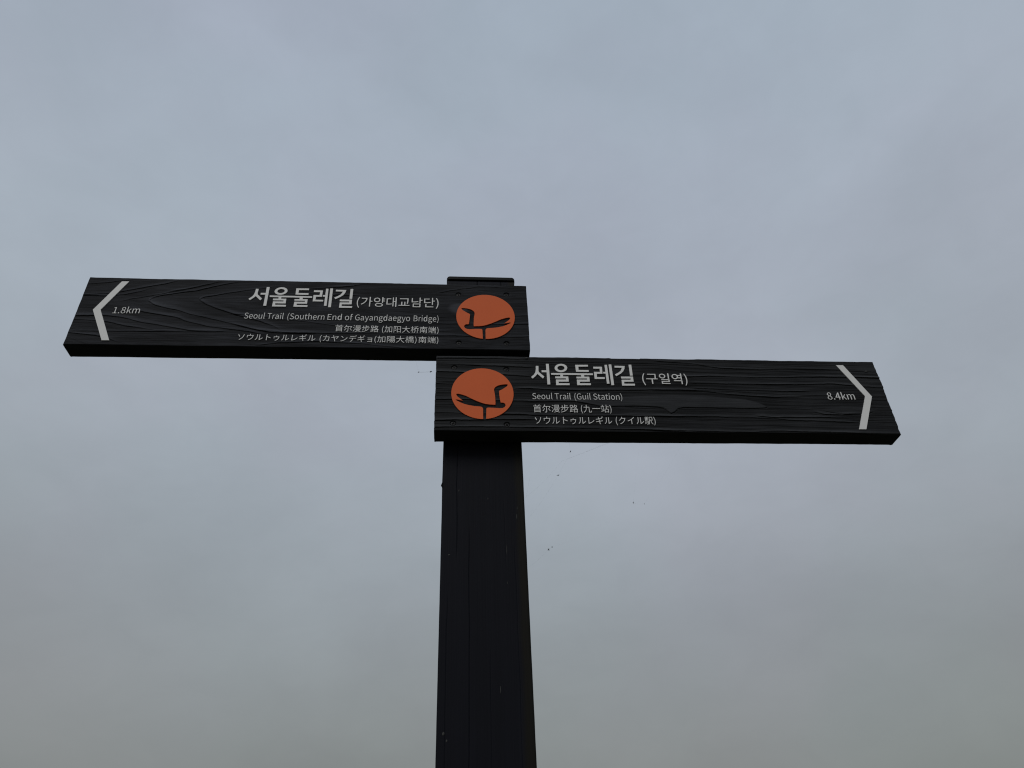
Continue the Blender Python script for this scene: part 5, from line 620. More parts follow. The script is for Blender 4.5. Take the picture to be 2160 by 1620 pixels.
LOWER['distance_lettering'] = [
[10281, -1918, 10322, -1908, 10349, -1881, 10359, -1843, 10353, -1810, 10338, -1785, 10317, -1769, 10317, -1767, 10333, -1750, 10346, -1725, 10350, -1697, 10343, -1659, 10318, -1632, 10282, -1623, 10246, -1633, 10222, -1658, 10212, -1697, 10217, -1724, 10230, -1746, 10246, -1762, 10246, -1763, 10224, -1782, 10207, -1808, 10200, -1843, 10211, -1882, 10239, -1909],
[10298, -1758, 10270, -1744, 10249, -1724, 10240, -1697, 10246, -1672, 10260, -1655, 10281, -1649, 10304, -1656, 10319, -1675, 10324, -1700, 10321, -1720, 10312, -1740],
[10281, -1891, 10254, -1885, 10235, -1867, 10228, -1839, 10233, -1813, 10244, -1792, 10263, -1774, 10296, -1790, 10320, -1811, 10330, -1842, 10324, -1868, 10306, -1885],
[10423, -1916, 10435, -1912, 10443, -1903, 10446, -1888, 10443, -1875, 10435, -1865, 10423, -1862, 10411, -1865, 10403, -1875, 10401, -1889, 10403, -1903, 10411, -1912],
[10588, -1909, 10618, -1908, 10618, -1829, 10651, -1829, 10651, -1801, 10618, -1802, 10618, -1623, 10582, -1623, 10478, -1808, 10478, -1831, 10588, -1830],
[10588, -1802, 10511, -1803, 10568, -1705, 10588, -1662, 10589, -1662, 10588, -1714],
[10693, -1907, 10725, -1907, 10725, -1851, 10759, -1804, 10814, -1906, 10849, -1905, 10778, -1781, 10840, -1694, 10805, -1695, 10726, -1807, 10725, -1807, 10725, -1597, 10693, -1598],
[10883, -1905, 10915, -1904, 10915, -1751, 10931, -1733, 10947, -1722, 10962, -1718, 10981, -1724, 10993, -1742, 10997, -1775, 10997, -1903, 11028, -1903, 11028, -1750, 11045, -1732, 11061, -1720, 11076, -1717, 11094, -1722, 11106, -1741, 11110, -1773, 11110, -1902, 11142, -1902, 11142, -1768, 11135, -1723, 11116, -1695, 11085, -1686, 11063, -1692, 11042, -1705, 11023, -1727, 11013, -1706, 10996, -1691, 10971, -1687, 10950, -1692, 10930, -1706, 10914, -1725, 10913, -1725, 10910, -1694, 10883, -1694]]
LOWER['title_lettering'] = [
[510, -670, 606, -668, 597, -866, 606, -925, 779, -1114, 722, -1197, 551, -1009, 506, -1075, 387, -1202, 329, -1139, 439, -1022, 482, -927, 502, -824],
[853, -577, 955, -576, 954, -1434, 853, -1436, 856, -934, 693, -937, 693, -849, 854, -847],
[1001, -958, 2408, -953, 2406, -1027, 2105, -1028, 2106, -1093, 2271, -1090, 2272, -1301, 1937, -1306, 1935, -1366, 2295, -1360, 2296, -1442, 1834, -1449, 1839, -1216, 2183, -1211, 2182, -1168, 1834, -1173, 1835, -1097, 1999, -1095, 1996, -1029, 1399, -1032, 1400, -1093, 1570, -1091, 1574, -1309, 1236, -1314, 1235, -1374, 1593, -1369, 1590, -1452, 1139, -1459, 1145, -1225, 1483, -1220, 1481, -1174, 1132, -1180, 1129, -1098, 1304, -1095, 1303, -1032, 1010, -1037],
[1834, -602, 2272, -595, 2268, -673, 1941, -683, 1937, -815, 2276, -814, 2272, -893, 1842, -896],
[2435, -670, 2737, -669, 2727, -967, 2535, -970, 2529, -1101, 2787, -1102, 2784, -1182, 2437, -1188, 2439, -886, 2640, -887, 2645, -755, 2435, -758],
[2826, -585, 2916, -583, 2918, -1373, 2827, -1374, 2827, -959, 2746, -956, 2751, -881, 2827, -880],
[2967, -567, 3064, -565, 3067, -1431, 2969, -1432],
[3162, -619, 3515, -620, 3492, -740, 3437, -852, 3346, -946, 3182, -1058, 3128, -989, 3253, -910, 3342, -832, 3402, -704, 3158, -702],
[3647, -566, 3744, -564, 3737, -1028, 3641, -1029],
[3326, -1069, 3739, -1063, 3735, -1278, 3414, -1287, 3413, -1361, 3765, -1356, 3761, -1440, 3325, -1446, 3333, -1200, 3643, -1195, 3644, -1147, 3327, -1152],
[1565, -742, 1556, -782, 1538, -819, 1510, -853, 1473, -882, 1431, -903, 1385, -917, 1337, -922, 1289, -918, 1245, -906, 1206, -886, 1174, -859, 1151, -826, 1137, -789, 1134, -750, 1142, -710, 1161, -672, 1189, -638, 1225, -610, 1267, -588, 1314, -574, 1362, -568, 1410, -572, 1455, -584, 1494, -605, 1526, -632, 1549, -666, 1562, -703],
[1466, -744, 1461, -765, 1451, -785, 1436, -804, 1417, -819, 1394, -831, 1369, -838, 1343, -841, 1317, -839, 1293, -832, 1272, -821, 1254, -807, 1242, -789, 1235, -769, 1233, -748, 1237, -727, 1247, -706, 1263, -688, 1282, -673, 1305, -661, 1330, -653, 1356, -651, 1382, -653, 1406, -659, 1428, -670, 1445, -685, 1457, -703, 1465, -723]]
LOWER['emblem'] = [
[-1256, -2435, -1267, -2388, -1300, -2353, -1368, -2337, -1523, -2325, -1699, -2291, -1854, -2246, -1981, -2183, -2070, -2129, -2138, -2089, -2090, -2072, -1992, -2092, -1900, -2117, -1982, -2039, -2061, -1968, -2101, -1904, -2111, -1865, -2092, -1850, -2043, -1847, -1954, -1870, -1797, -1929, -1601, -2046, -1444, -2128, -1288, -2198, -1171, -2237, -1015, -2257, -863, -2264, -857, -2169, -867, -1892, -891, -1722, -892, -1636, -855, -1569, -764, -1503, -643, -1465, -502, -1448, -451, -1454, -439, -1479, -485, -1544, -638, -1664, -708, -1700, -733, -1732, -731, -1817, -712, -2035, -690, -2174, -592, -2185, -548, -2220, -536, -2284, -563, -2349, -627, -2388, -725, -2398, -920, -2384, -1095, -2379, -1134, -2389, -1150, -2422, -1163, -2808, -1078, -2796, -994, -2776, -912, -2749, -833, -2715, -758, -2674, -686, -2627, -618, -2574, -555, -2516, -497, -2452, -445, -2383, -399, -2311, -360, -2234, -327, -2155, -301, -2073, -282, -1989, -271, -1904, -267, -1818, -270, -1732, -281, -1646, -299, -1562, -324, -1480, -356, -1400, -395, -1324, -440, -1251, -492, -1182, -549, -1117, -611, -1058, -678, -1005, -750, -957, -825, -916, -904, -881, -985, -853, -1069, -833, -1154, -819, -1240, -813, -1326, -814, -1411, -823, -1496, -839, -1578, -862, -1659, -892, -1737, -929, -1811, -973, -1881, -1023, -1946, -1078, -2007, -1139, -2062, -1205, -2111, -1276, -2154, -1350, -2191, -1428, -2221, -1509, -2243, -1592, -2259, -1676, -2267, -1762, -2267, -1848, -2261, -1934, -2247, -2018, -2226, -2102, -2197, -2183, -2162, -2261, -2120, -2337, -2072, -2408, -2018, -2475, -1959, -2537, -1894, -2593, -1825, -2644, -1751, -2689, -1674, -2727, -1594, -2759, -1512, -2784, -1428, -2801, -1342, -2811, -1256, -2814]]
LOWER['arrow'] = [
[10885, -463, 11133, -459, 11741, -1773, 11133, -3078, 10891, -3081, 11510, -1763]]

def plate(name, key, parent, mat, y_front, y_back, shrink=0.0):
    cu = bpy.data.curves.new(name, 'CURVE'); cu.dimensions = '2D'; cu.fill_mode = 'BOTH'
    for c in key:                                 # flat lists x, y, x, y ... in 1/20 mm
        pts = [(c[i]/20000, c[i+1]/20000) for i in range(0, len(c), 2)]
        s = cu.splines.new('POLY'); s.points.add(len(pts)-1); s.use_cyclic_u = True
        for k, (x, y) in enumerate(pts): s.points[k].co = (x, y, 0, 1)
    cu.extrude = abs(y_back-y_front)/2; cu.offset = -shrink
    tmp = bpy.data.objects.new('tmp', cu); C.objects.link(tmp)
    bpy.context.view_layer.update()
    dg = bpy.context.evaluated_depsgraph_get()
    me = bpy.data.meshes.new_from_object(tmp.evaluated_get(dg)); me.name = name
    bpy.data.objects.remove(tmp); bpy.data.curves.remove(cu)
    ym = (y_front+y_back)/2
    co_ = np.empty(len(me.vertices)*3); me.vertices.foreach_get('co', co_); co_ = co_.reshape(-1, 3)
    new = np.stack([co_[:, 0], ym-co_[:, 2], co_[:, 1]], -1)
    me.vertices.foreach_set('co', new.ravel()); me.update()
    import bmesh
    bm = bmesh.new(); bm.from_mesh(me); bmesh.ops.remove_doubles(bm, verts=bm.verts, dist=1e-6); bmesh.ops.recalc_face_normals(bm, faces=bm.faces); bm.to_mesh(me); bm.free()
    for p in me.polygons: p.use_smooth = False
    return obj(name, me, parent, mat)

def make_screw_mesh():
    """countersunk cross-head screw seen from the front: dished ring, head, cross recess"""
    n = 32; v = []; f = []
    prof = [(4.3, 1.4), (3.9, .25), (3.7, .1), (3.0, -.15)]
    for r, y in prof:
        for i in range(n):
            a = 2*math.pi*i/n; v.append((r*math.cos(a), y, r*math.sin(a)))
    for k in range(len(prof)-1):
        for i in range(n):
            j = (i+1) % n; f.append((k*n+i, k*n+j, (k+1)*n+j, (k+1)*n+i))
    b0 = len(v)                                   # cross outline, level with the head, and its sunken copy
    def rad(a):
        c, s = abs(math.cos(a)), abs(math.sin(a)); arm = .62
        return min(2.5, min(arm/max(s, 1e-3) if c > s else arm/max(c, 1e-3), 2.5))
    for y, sc_ in ((-.15, 1), (1.6, .7)):
        for i in range(n):
            a = 2*math.pi*i/n; q = rad(a)*sc_; v.append((q*math.cos(a), y, q*math.sin(a)))
    last = (len(prof)-1)*n
    for i in range(n):
        j = (i+1) % n; f.append((last+i, last+j, b0+j, b0+i)); f.append((b0+i, b0+j, b0+n+j, b0+n+i))
    f.append(tuple(range(b0+n, b0+2*n)))
    for k in range(0, len(v)): pass
    me = mesh_of('screw', [(x/1000, y/1000, z/1000) for x, y, z in v], f)
    import bmesh
    bm = bmesh.new(); bm.from_mesh(me); bmesh.ops.recalc_face_normals(bm, faces=bm.faces)
    bm.to_mesh(me); bm.free()
    return me
screw_me = make_screw_mesh()

# ------------------------------------------------------------------ the two arm boards
def ringsaw(phi, seed, jump=.10):
    """sharp rise at every integer, slow decay after it; each ring has its own height"""
    k = np.floor(phi); fr = phi-k
    rng = np.random.RandomState(seed); A = .35+.65*rng.rand(512)
    ki = k.astype(int) % 512
    a0, a1 = A[ki], A[(ki+1) % 512]
    body = a0*(1-.30*sstep(0, .35, fr)-.70*sstep(.30, .85, fr))
    up = sstep(1-jump, 1, fr)*a1
    return body*(1-sstep(1-jump, 1, fr))+up

# courses of the strongest year rings, (mm along, mm up) on each board's face
RINGS_U = [
    ((-628, 97.5), (-619, 88.9), (-601, 83.0), (-576, 77.3), (-555, 68.6), (-513, 57.9), (-472, 46.3), (-441, 36.9), (-400, 30.3), (-339, 31.0)),
    ((-628, 97.5), (-622, 105.4), (-608, 110.5), (-585, 115.9), (-556, 122.3), (-508, 139.6), (-477, 148.3)),
    ((-664, 81.5), (-639, 74.0), (-593, 65.0), (-573, 61.2), (-558, 53.5), (-520, 41.8), (-490, 38.0), (-450, 31.9), (-419, 23.6)),
    ((-748, 61.6), (-690, 62.9), (-666, 59.9), (-629, 49.3), (-588, 41.7), (-547, 32.6), (-489, 30.9)),
    ((-746, 54.2), (-683, 49.7), (-654, 40.9), (-605, 32.7), (-566, 30.9)),
    ((-745, 27.8), (-681, 29.1), (-585, 30.0), (-479, 31.1)),
    ((-745, 26.0), (-698, 20.0), (-673, 14.1), (-652, 4.3)),
    ((-545, 100.9), (-534, 92.3), (-512, 81.6), (-486, 72.1), (-467, 65.7), (-438, 56.1), (-412, 44.6), (-394, 32.0)),
    ((-545, 100.9), (-541, 106.9), (-525, 111.2), (-495, 119.9), (-445, 130.4), (-405, 138.7)),
    ((-752, 107.7), (-704, 112.3), (-679, 117.1), (-647, 126.4), (-610, 137.4), (-582, 149.2)),
    ((-609, 114.7), (-586, 122.4), (-561, 129.6), (-533, 139.5), (-510, 149.4)),
    ((-679, 93.5), (-653, 101.9), (-608, 114.2), (-567, 127.1), (-549, 136.2)),
    ((-762, 129.9), (-710, 137.5), (-653, 148.3)),
    ((-702, 106.7), (-671, 110.3), (-646, 118.8), (-628, 128.4)),
    ((-492, 70.3), (-459, 67.6), (-390, 58.9), (-339, 53.3), (-237, 35.2)),
    ((-489, 50.1), (-437, 35.6), (-387, 30.9), (-270, 31.9), (-125, 30.7)),
    ((-443, 0.7), (-400, 9.0), (-335, 13.5), (-268, 9.9), (-168, -1.9)),
    ((-366, 132.0), (-314, 137.1), (-262, 145.8)),
    ((-358, 111.9), (-312, 119.0), (-268, 117.7)),
    ((-149, 124.4), (-118, 133.7), (-66, 145.0), (-14, 143.6)),
    ((-157, 55.4), (-107, 57.1), (-47, 56.4), (18, 59.1)),
    ((-156, 29.3), (-97, 30.0), (-38, 27.1), (17, 30.1)),
    ((-11, 76.0), (18, 77.6)),
    ((-157, 39.0), (-107, 39.3)),
    ((-158, 72.0), (-109, 70.4)),
]
RINGS_L = [
    ((211, -80.2), (262, -78.5), (302, -80.9), (342, -86.4), (382, -89.6), (422, -91.5), (474, -90.3)),
    ((204, -131.1), (283, -131.4), (370, -131.6), (441, -136.7), (551, -140.7)),
    ((373, -129.2), (412, -131.8), (473, -130.7), (544, -132.3)),
    ((476, -119.8), (495, -124.3), (525, -125.9), (557, -122.4)),
    ((220, -17.9), (282, -22.0), (342, -32.5), (405, -34.0), (490, -31.3), (606, -35.8)),
    ((236, -53.3), (318, -49.5), (401, -50.7), (528, -47.4), (612, -48.6)),
    ((275, -64.0), (356, -65.2), (439, -65.2), (523, -62.2), (605, -69.1)),
    ((277, -73.8), (354, -77.2), (436, -79.0), (487, -78.3)),
    ((200, -158.6), (278, -159.1), (366, -160.6), (416, -157.8), (495, -159.9), (605, -163.0)),
    ((-139, -18.6), (-64, -18.5), (29, -19.1)),
    ((-139, -31.2), (-94, -32.4), (-33, -34.5), (33, -36.6)),
    ((-139, -46.3), (-104, -47.8), (-34, -51.3), (32, -56.4)),
    ((-139, -70.9), (-114, -71.1)),
    ((-139, -102.5), (-113, -101.8), (-64, -103.3), (29, -104.8)),
    ((-139, -127.3), (-103, -129.3), (-45, -129.4), (28, -131.3)),
    ((-138, -155.0), (-55, -154.2), (27, -155.1)),
    ((-14, -78.9), (31, -79.5)),
    ((-139, -143.0), (-84, -141.3), (-26, -140.1), (27, -138.9)),
    ((-0, -79.0), (82, -82.0), (136, -81.7), (220, -79.2), (298, -79.4)),
    ((-1, -105.1), (32, -105.0), (87, -104.3), (133, -114.4)),
    ((-2, -132.0), (104, -132.0), (199, -131.4), (288, -132.1)),
    ((-3, -154.1), (102, -156.2), (195, -157.7), (283, -162.4)),
]
def carve(h, tone, x, z, pts, A, wu, wd, tA, sd, fade=22.):
    """one raised year ring: crisp lower rim, soft run-out above"""
    px, pz = [p[0] for p in pts], [p[1] for p in pts]
    if px[0] > px[-1]: px, pz = px[::-1], pz[::-1]
    xs = np.linspace(px[0], px[-1], 240); zs = np.interp(xs, px, pz)
    k = np.hanning(15); k /= k.sum(); zs = np.convolve(np.pad(zs, 7, 'edge'), k, 'valid')
    s = z-np.interp(x, xs, zs)-.5*vnoise(x/21.+sd*5.3, x*0+sd, 140)-.22*vnoise(x/6.+sd*3.3, x*0+sd, 141)
    f0 = 1 if px[0] < -700 or (px[0] < -130 and px[0] > -142) else 0
    env = np.maximum(sstep(px[0]-2, px[0]-2+fade, x), f0*(x < px[0]+30))*(1-sstep(px[-1]-30, px[-1]+3, x)*(px[-1] < 590)*(1-(abs(px[-1]-18) < 4)))
    env = env*(.7+.3*vnoise(x/60.+sd, x*0+sd, 142))*1.25
    st = sstep(-.45, .35, s)
    up = np.exp(-np.maximum(s, 0)/wu); flat = 1-sstep(wu*.5, wu*2.0, s); dn = np.exp(-np.maximum(-s, 0)/wd)
    h = h+A*env*(st*up*.8-(1-st)*dn)
    tone = tone+tA*env*(st*flat-(1-st)*dn*.8)
    return h, tone

def relief_upper(x, z):
    # cathedral figure opening to the right: apices advance quickly along the board's middle
    zc = 102-.030*(x+629)+10*np.exp(-((x+115)/60)**2)+4*vnoise(x/120.+3, x*0, 41)
    zc = np.where(x < -650, zc-(-650-x)*.12, zc)
    d = z-zc
    s_kn = [-760, -690, -640, -600, -540, -450, -360, -245, -120, -60, 20]
    g_kn = [-1.0, -.45, -.05, .40, 1.02, 1.5, 2.0, 3.0, 4.0, 4.2, 4.35]
    G = np.interp(x+6*fbm(x/60., z/20., 43, 2), s_kn, g_kn)
    D = np.sqrt(d*d+7.0**2)-7.0
    lam = np.interp(x, [-760, -640, -500, -300, -100, 20], [15, 24, 26, 24, 13, 11])
    phi = G-D/lam+.10*fbm(x/90., z/16., 44, 3)+10
    phi = phi+.22*np.sin(phi*5.1)
    h = .30*ringsaw(phi, 7, .15)
    h += .20*ringsaw(phi*3.17+.3*fbm(x/70., z/9., 45, 2), 9, .2)*sstep(-.2, .5, fbm(x/120., z/30., 46, 2)+.15)
    h += .14*fbm(x/26.+z*.01, z/1.1, 47, 3)+.16*fbm(x/60., z/3.4, 48, 2)
    # smooth knot face beside the disc
    kk = ((x+103)/17.)**2+((z-92)/12.)**2
    h = h*(1-.9*np.exp(-kk**3))+.5*np.exp(-kk**3)
    tone = .20+.10*ringsaw(phi, 7, .2)+.22*fbm(x/70., z/14., 53, 3)+.26*fbm(x/34., z/1.6, 51, 3)
    for i, pts in enumerate(RINGS_U):
        big = i in (0, 2, 3, 7)
        h, tone = carve(h, tone, x, z, pts, .95 if big else .75, 5.5 if big else 3.2, 1.6, .50 if big else .30, i, 3. if i in (0, 1, 7, 8) else 22.)
    for ax, az, rx, rz, q in ((-604, 97, 34, 9, .5), (-515, 101, 46, 11, .4), (-346, 92, 40, 14, .3), (-232, 88, 34, 12, .25)):   # blunt noses of the cathedral figure
        e_ = np.exp(-(((x-ax)/rx)**2+((z-az+.08*(x-ax))/rz)**2)**1.6); tone = tone+q*.55*e_; h = h+.3*e_
    tone = np.clip(tone, 0, 1); tone = tone*(1-np.exp(-kk**3))+.95*np.exp(-kk**3)
    return h-.5, tone

def relief_lower(x, z):
    # long close grain with a swelling lens right of the lettering
    base = z+.012*(x-100)+2.5*vnoise(x/160., x*0+.5, 61)+1.0*vnoise(x/55., z/40., 62)
    zc = -103-.012*(x-100)+.012*(x-100)
    zc = np.interp(x, [60, 150, 244, 311, 404, 450], [-99, -101, -104, -103, -112, -113])
    t = z-zc
    lens = np.exp(-((x-270)/135.)**4)*1.0
    drip = np.exp(-((x-244)/9.)**2)
    half_up = 12*lens+.01; half_dn = (9+9*drip+3*sstep(150, 230, x))*lens+.01
    push = np.where(t > 0, half_up, -half_dn)*np.exp(-(t/26.)**2)*(1-np.exp(-(t/4.)**2))
    lens2 = np.exp(-((x-530)/48.)**4); t2 = z+121
    push2 = np.where(t2 > 0, 9., -5.)*lens2*np.exp(-(t2/15.)**2)*(1-np.exp(-(t2/3.)**2))
    u = base-push-push2
    lam = 6.6+1.8*vnoise(x*0+2.2, z/25., 63)
    phi = u/lam*1.0+.22*fbm(x/130., z/10., 64, 3)+60
    phi = phi+.3*np.sin(phi*2.3)+.25*np.sin(phi*.9+1)
    h = .55*ringsaw(phi, 15, .16)
    h += .26*ringsaw(phi*2.43+.4*fbm(x/90., z/6., 65, 2), 19, .25)
    h += .17*fbm(x/24., z/1.0, 66, 3)+.22*fbm(x/50., z/3.0, 67, 2)
    # plateau of the lens and its undercut lower rim
    up = np.interp(x, [-20, 60, 150, 250, 300, 330, 370, 392, 399, 402], [-104, -98, -95, -90, -90, -93.5, -97, -105, -109, -112.0])
    lo = np.interp(x, [-20, 40, 87, 133, 181, 220, 230, 236, 240, 247, 253, 262, 306, 394, 399, 402], [-105.5, -105, -104.5, -114.0, -112.2, -113.5, -116, -122.5, -126, -122.4, -116, -114.3, -114.1, -114, -113.4, -112])-.5*vnoise(x/18., x*0, 69)
    lf = sstep(40, 120, x)*(x < 402)
    inside = sstep(0, 1.0, z-lo)*(1-sstep(-1.5, 1.5, z-up))*lf
    flat = .75+.12*fbm(x/30., z/6., 70, 2)
    h = h*(1-.85*inside)+flat*.85*inside
    h -= 1.0*np.exp(-((z-(lo-.6))/1.0)**2)*lf*sstep(60, 140, x)
    k2 = ((x-540)/42.)**2+((z+116)/9.)**2
    i2 = np.exp(-k2**3)
    h = h*(1-.8*i2)+(.6+.2*np.sin((z+116)/1.7+((x-540)/14.)**2*.4))*.8*i2
    zl = -125+((x-540)/42.)**2*6
    h -= .9*np.exp(-((z-zl)/.9)**2)*(1-sstep(36, 46, np.abs(x-540)))
    tone = .17+.22*ringsaw(phi, 15, .16)+.16*fbm(x/80., z/18., 54, 2)+.22*fbm(x/50., z/2.0, 52, 3); tone = tone*(1-inside)+.62*inside; tone = tone*(1-i2)+.5*i2
    for i, pts in enumerate(RINGS_L):
        h, tone = carve(h, tone, x, z, pts, 1.0, 3.4, 1.3, .42, i+30)
    tone = np.clip(tone, 0, 1)
    return h-.65, tone

def jig_upper(x, z, h):
    top = sstep(142, 150, z); bot = 1-sstep(0, 7, z)
    dz = top*(.55*vnoise(x/38., x*0+.2, 101)+.22*vnoise(x/9., x*0, 102))+bot*(.3*vnoise(x/60., x*0+.7, 103)+.12*vnoise(x/8., x*0, 105))
    le = 1-sstep(-740, -732, x); re = sstep(10, 18.5, x)
    dx = (le+re)*(.35*vnoise(z/14., z*0, 104)+.25*(h-.2))
    return dx, dz
def jig_lower(x, z, h):
    top = sstep(-22, -13, z); bot = 1-sstep(-162, -155, z)
    dz = top*(.7*vnoise(x/45., x*0+.2, 111)+.25*vnoise(x/8., x*0, 112))
    dz -= top*1.3*sstep(150, 156, x)*(1-sstep(203, 205, x))
    dz += bot*(.35*vnoise(x/60., x*0+.7, 113)+.15*vnoise(x/9., x*0, 115))
    le = 1-sstep(-139, -131, x); re = sstep(604, 614, x)
    dx = le*(.3*vnoise(z/14., z*0, 114)+.3*h)+re*(1.3*vnoise(z/31., z*0, 116)+.35*vnoise(z/5., z*0, 117)+.7*h)
    return dx, dz
def side_u(x, z, y, k): return .22*fbm(x/70.+z/15., y/2.2+x*0, 121, 2)
def side_l(x, z, y, k): return .30*fbm(x/50.+z/6., y/2.2+x*0, 125, 2)

def board(tilt, X, Z, T, relief, jig, side, mat, holes, label):
    me = slab('sign_board', X, Z, T, relief, 2.0, jig, side, holes)
    b = obj('sign_board', me, sp_, mat, label=label)
    b.location = (-PX, -PY, Z0); b.rotation_euler = (0, -math.atan(tilt), 0)
    return b
SCREWS_U = [(-103.3, 125.2), (-18.1, 127.3), (-102.1, 14.5), (-21.3, 14.5)]
SCREWS_L = [(-108.9, -38.4), (-23.2, -41.0), (-109.8, -147.9), (-25.4, -149.9)]
XU = np.linspace(-740, 18.5, 760); ZU = np.linspace(0, 150, 340)
upper = board(.00289, XU, ZU, 34., relief_upper, jig_upper, side_u, M_upper, SCREWS_U, 'upper charcoal board whose arrow points left, reading 1.8km')
XL = np.linspace(-139, 614.5, 755); ZL = np.linspace(-162, -13.2, 360)
lower = board(.00069, XL, ZL, 34.5, relief_lower, jig_lower, side_l, M_lower, SCREWS_L, 'lower black coarse-grained board whose arrow points right, reading 8.4km')
NAMES = {'title_lettering': 'title_lettering', 'korean_lettering': 'place_lettering', 'english_lettering': 'english_lettering',
         'chinese_lettering': 'chinese_lettering', 'japanese_lettering': 'japanese_lettering', 'distance_lettering': 'distance_lettering', 'arrow': 'arrow', 'emblem': 'emblem'}
THIN = {'title_lettering': .0002, 'english_lettering': .00014, 'chinese_lettering': .00012, 'japanese_lettering': .00012, 'distance_lettering': .00016, 'korean_lettering': .00006}
for side, b in ((UPPER, upper), (LOWER, lower)):
    for k, nm in NAMES.items():
        yf = -.0012 if k == 'emblem' else -.0009
        plate(nm, side[k], b, M_orange if k == 'emblem' else M_white, yf, .0016, THIN.get(k, 0.0))
for b, pts in ((upper, SCREWS_U), (lower, SCREWS_L)):
    for k, (x, z) in enumerate(pts):
        s = obj('screw', screw_me, b); s.location = (x/1000, .0018, z/1000); s.rotation_euler = (0, R(13+37*k+(20 if b is lower else 0)), 0)
screw_me.materials.append(M_screw)
# pale splinters on the lower board
for x, z, ln in ((.5935, -.0352, .0030), (.0108, -.0168, .0028), (.150, -.0900, .0010), (.494, -.1585, .0014)):
    sliver('paint_chip', lower, [(x-ln, z-ln*.4), (x+ln*.3, z-ln*.5), (x+ln, z-ln*.1), (x+ln*.2, z+ln*.5)], .0004, M_chip).location.y = -.0006

# ------------------------------------------------------------------ cobweb and what hangs in it
def tube(v, f, a, b, r, sag=0, n=4, seg=6):
    a = Vector(a); b = Vector(b); d = (b-a).normalized(); s = d.orthogonal().normalized(); t = d.cross(s); k0 = len(v)
    for i in range(seg+1):
        q = i/seg; c = a.lerp(b, q)+Vector((0, 0, -sag*4*q*(1-q)))
        for j in range(n):
            an = 2*math.pi*j/n; p = c+s*r*math.cos(an)+t*r*math.sin(an); v.append(tuple(p))
    for i in range(seg):
        for j in range(n):
            jj = (j+1) % n; f.append((k0+i*n+j, k0+i*n+jj, k0+(i+1)*n+jj, k0+(i+1)*n+j))
def web(name, lines, label):
    v, f = [], []
    for a, b, r, sag in lines: tube(v, f, a, b, r, sag)
    return obj(name, mesh_of(name, v, f), None, M_silk, label=label, category='cobweb')
def W(x, z, y=.03): return (x/1000, y, Z0+z/1000)
t = .000022; tt = .00006
web('cobweb', [(W(143, -162.5), W(61, -198), t*1.8, .0), (W(61, -198), W(1.0, -262), t, .004), (W(76, -164), W(76, -181), t, 0), (W(76, -181), W(53, -224), t*.7, .001),
    (W(53, -224), W(1.2, -300), t, .004), (W(190, -162), W(165, -271), t*.6, .0), (W(165, -271), W(182, -272.6), t*.6, .001), (W(165, -271), W(36, -343), t*.5, .008),
    (W(36, -343), W(31, -346), t, 0), (W(31, -346), W(2.2, -372), t, .002), (W(90, -186), W(104, -179), t*1.5, 0), (W(10, -225), W(2, -262), t*1.2, .0),
    (W(182, -272), W(260, -162.5), t*.5, .004), (W(104, -179), W(143, -162.5), t*1.5, -.001)],
    'faint cobweb stretched from the lower board to the right side of the post')
web('cobweb', [(W(-168, -40.2, .012), W(-148, -39, .012), tt*2, .0004), (W(-148, -39, .012), W(-139.5, -36, .012), tt, .0), (W(-168, -40.2, .012), W(-176, -1, .02), tt*.6, .0)],
    'short dusty cobweb thread under the upper board beside the lower board')
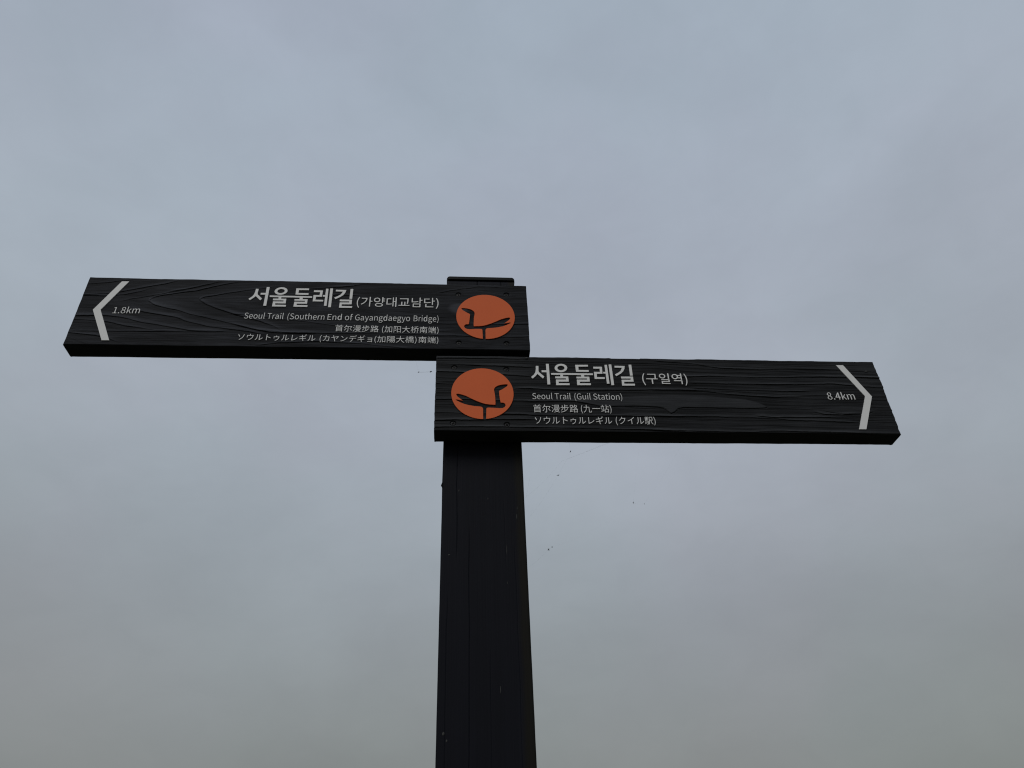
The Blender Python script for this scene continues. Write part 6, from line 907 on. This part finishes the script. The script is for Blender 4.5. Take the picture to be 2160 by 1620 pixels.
def gnat_mesh(name, L_, Wd):
    v, f = [], []; n = 8; prof = [(-.5, .05), (-.38, .30), (-.15, .42), (.08, .34), (.16, .22), (.26, .36), (.38, .30), (.47, .05)]
    for q, r in prof:
        for i in range(n):
            a = 2*math.pi*i/n; v.append((q*L_, r*Wd*math.cos(a), r*Wd*math.sin(a)))
    for k in range(len(prof)-1):
        for i in range(n):
            j = (i+1) % n; f.append((k*n+i, k*n+j, (k+1)*n+j, (k+1)*n+i))
    f.append(tuple(range(n))[::-1]); f.append(tuple(range((len(prof)-1)*n, len(prof)*n)))
    for s in (-1, 1):                                # folded wings and legs
        b0 = len(v); v += [(.15*L_, s*.1*Wd, .3*Wd), (-.2*L_, s*.9*Wd, .7*Wd), (-.75*L_, s*.6*Wd, .6*Wd), (-.4*L_, s*.1*Wd, .35*Wd)]; f.append((b0, b0+1, b0+2, b0+3))
        for q in (-.05, .1, .25): tube(v, f, (q*L_, s*.2*Wd, -.2*Wd), (q*L_*1.6, s*1.0*Wd, -.9*Wd), L_*.02, 0, 3, 2)
    return mesh_of(name, v, f)
gm = gnat_mesh('gnat', .0030, .0019); gm.materials.append(M_gnat)
where = ['closest under the lower board', 'nearest the post, below the highest gnat', 'larger of the far right pair', 'smallest, at the far right of the web',
         'lower left of the bottom pair', 'upper right of the bottom pair']
for k, (x, z, s) in enumerate(((76, -181, .75), (53.3, -223.8, .95), (165.6, -271, .8), (182.2, -272.6, .4), (31.1, -346.4, .8), (36.5, -342.7, .6))):
    o = bpy.data.objects.new('gnat', gm); C.objects.link(o); o.location = W(x, z, .0300-.0006); o.scale = (s, s, s)
    o.rotation_euler = (.4*k, 1.1+.9*k, .7*k+.3)
    o['label'] = 'tiny dark gnat caught in the cobweb, '+where[k]; o['category'] = 'gnat'; o['group'] = 'gnats caught in the cobweb right of the post'
for x, z, s, lab in ((-147.8, -38.8, 1.5, 'dark dried crumb at the right end of the short cobweb thread'), (-167.8, -40.2, .9, 'tiny dark crumb at the left end of the short cobweb thread')):
    r_ = np.random.RandomState(int(abs(x))); n = 9
    pts = [(1.5*s*math.cos(2*math.pi*i/n)*(.6+.6*r_.rand()), .7*s*math.sin(2*math.pi*i/n)*(.6+.6*r_.rand())) for i in range(n)]
    v = [(p/1000, -.0003, q/1000) for p, q in pts]+[(p/1000, .0004, q/1000) for p, q in pts]+[(0, -.0009, 0), (0, .0010, 0)]
    f = [(i, (i+1) % n, 2*n) for i in range(n)]+[(i+n, (i+1) % n+n, 2*n+1) for i in range(n)]+[(i, (i+1) % n, (i+1) % n+n, i+n) for i in range(n)]
    o = obj('dried_crumb', mesh_of('dried_crumb', v, f), None, M_gnat, label=lab, category='crumb', group='crumbs on the short cobweb thread')
    o.location = W(x, z, .012); o.rotation_euler = (0, -.5, 0)
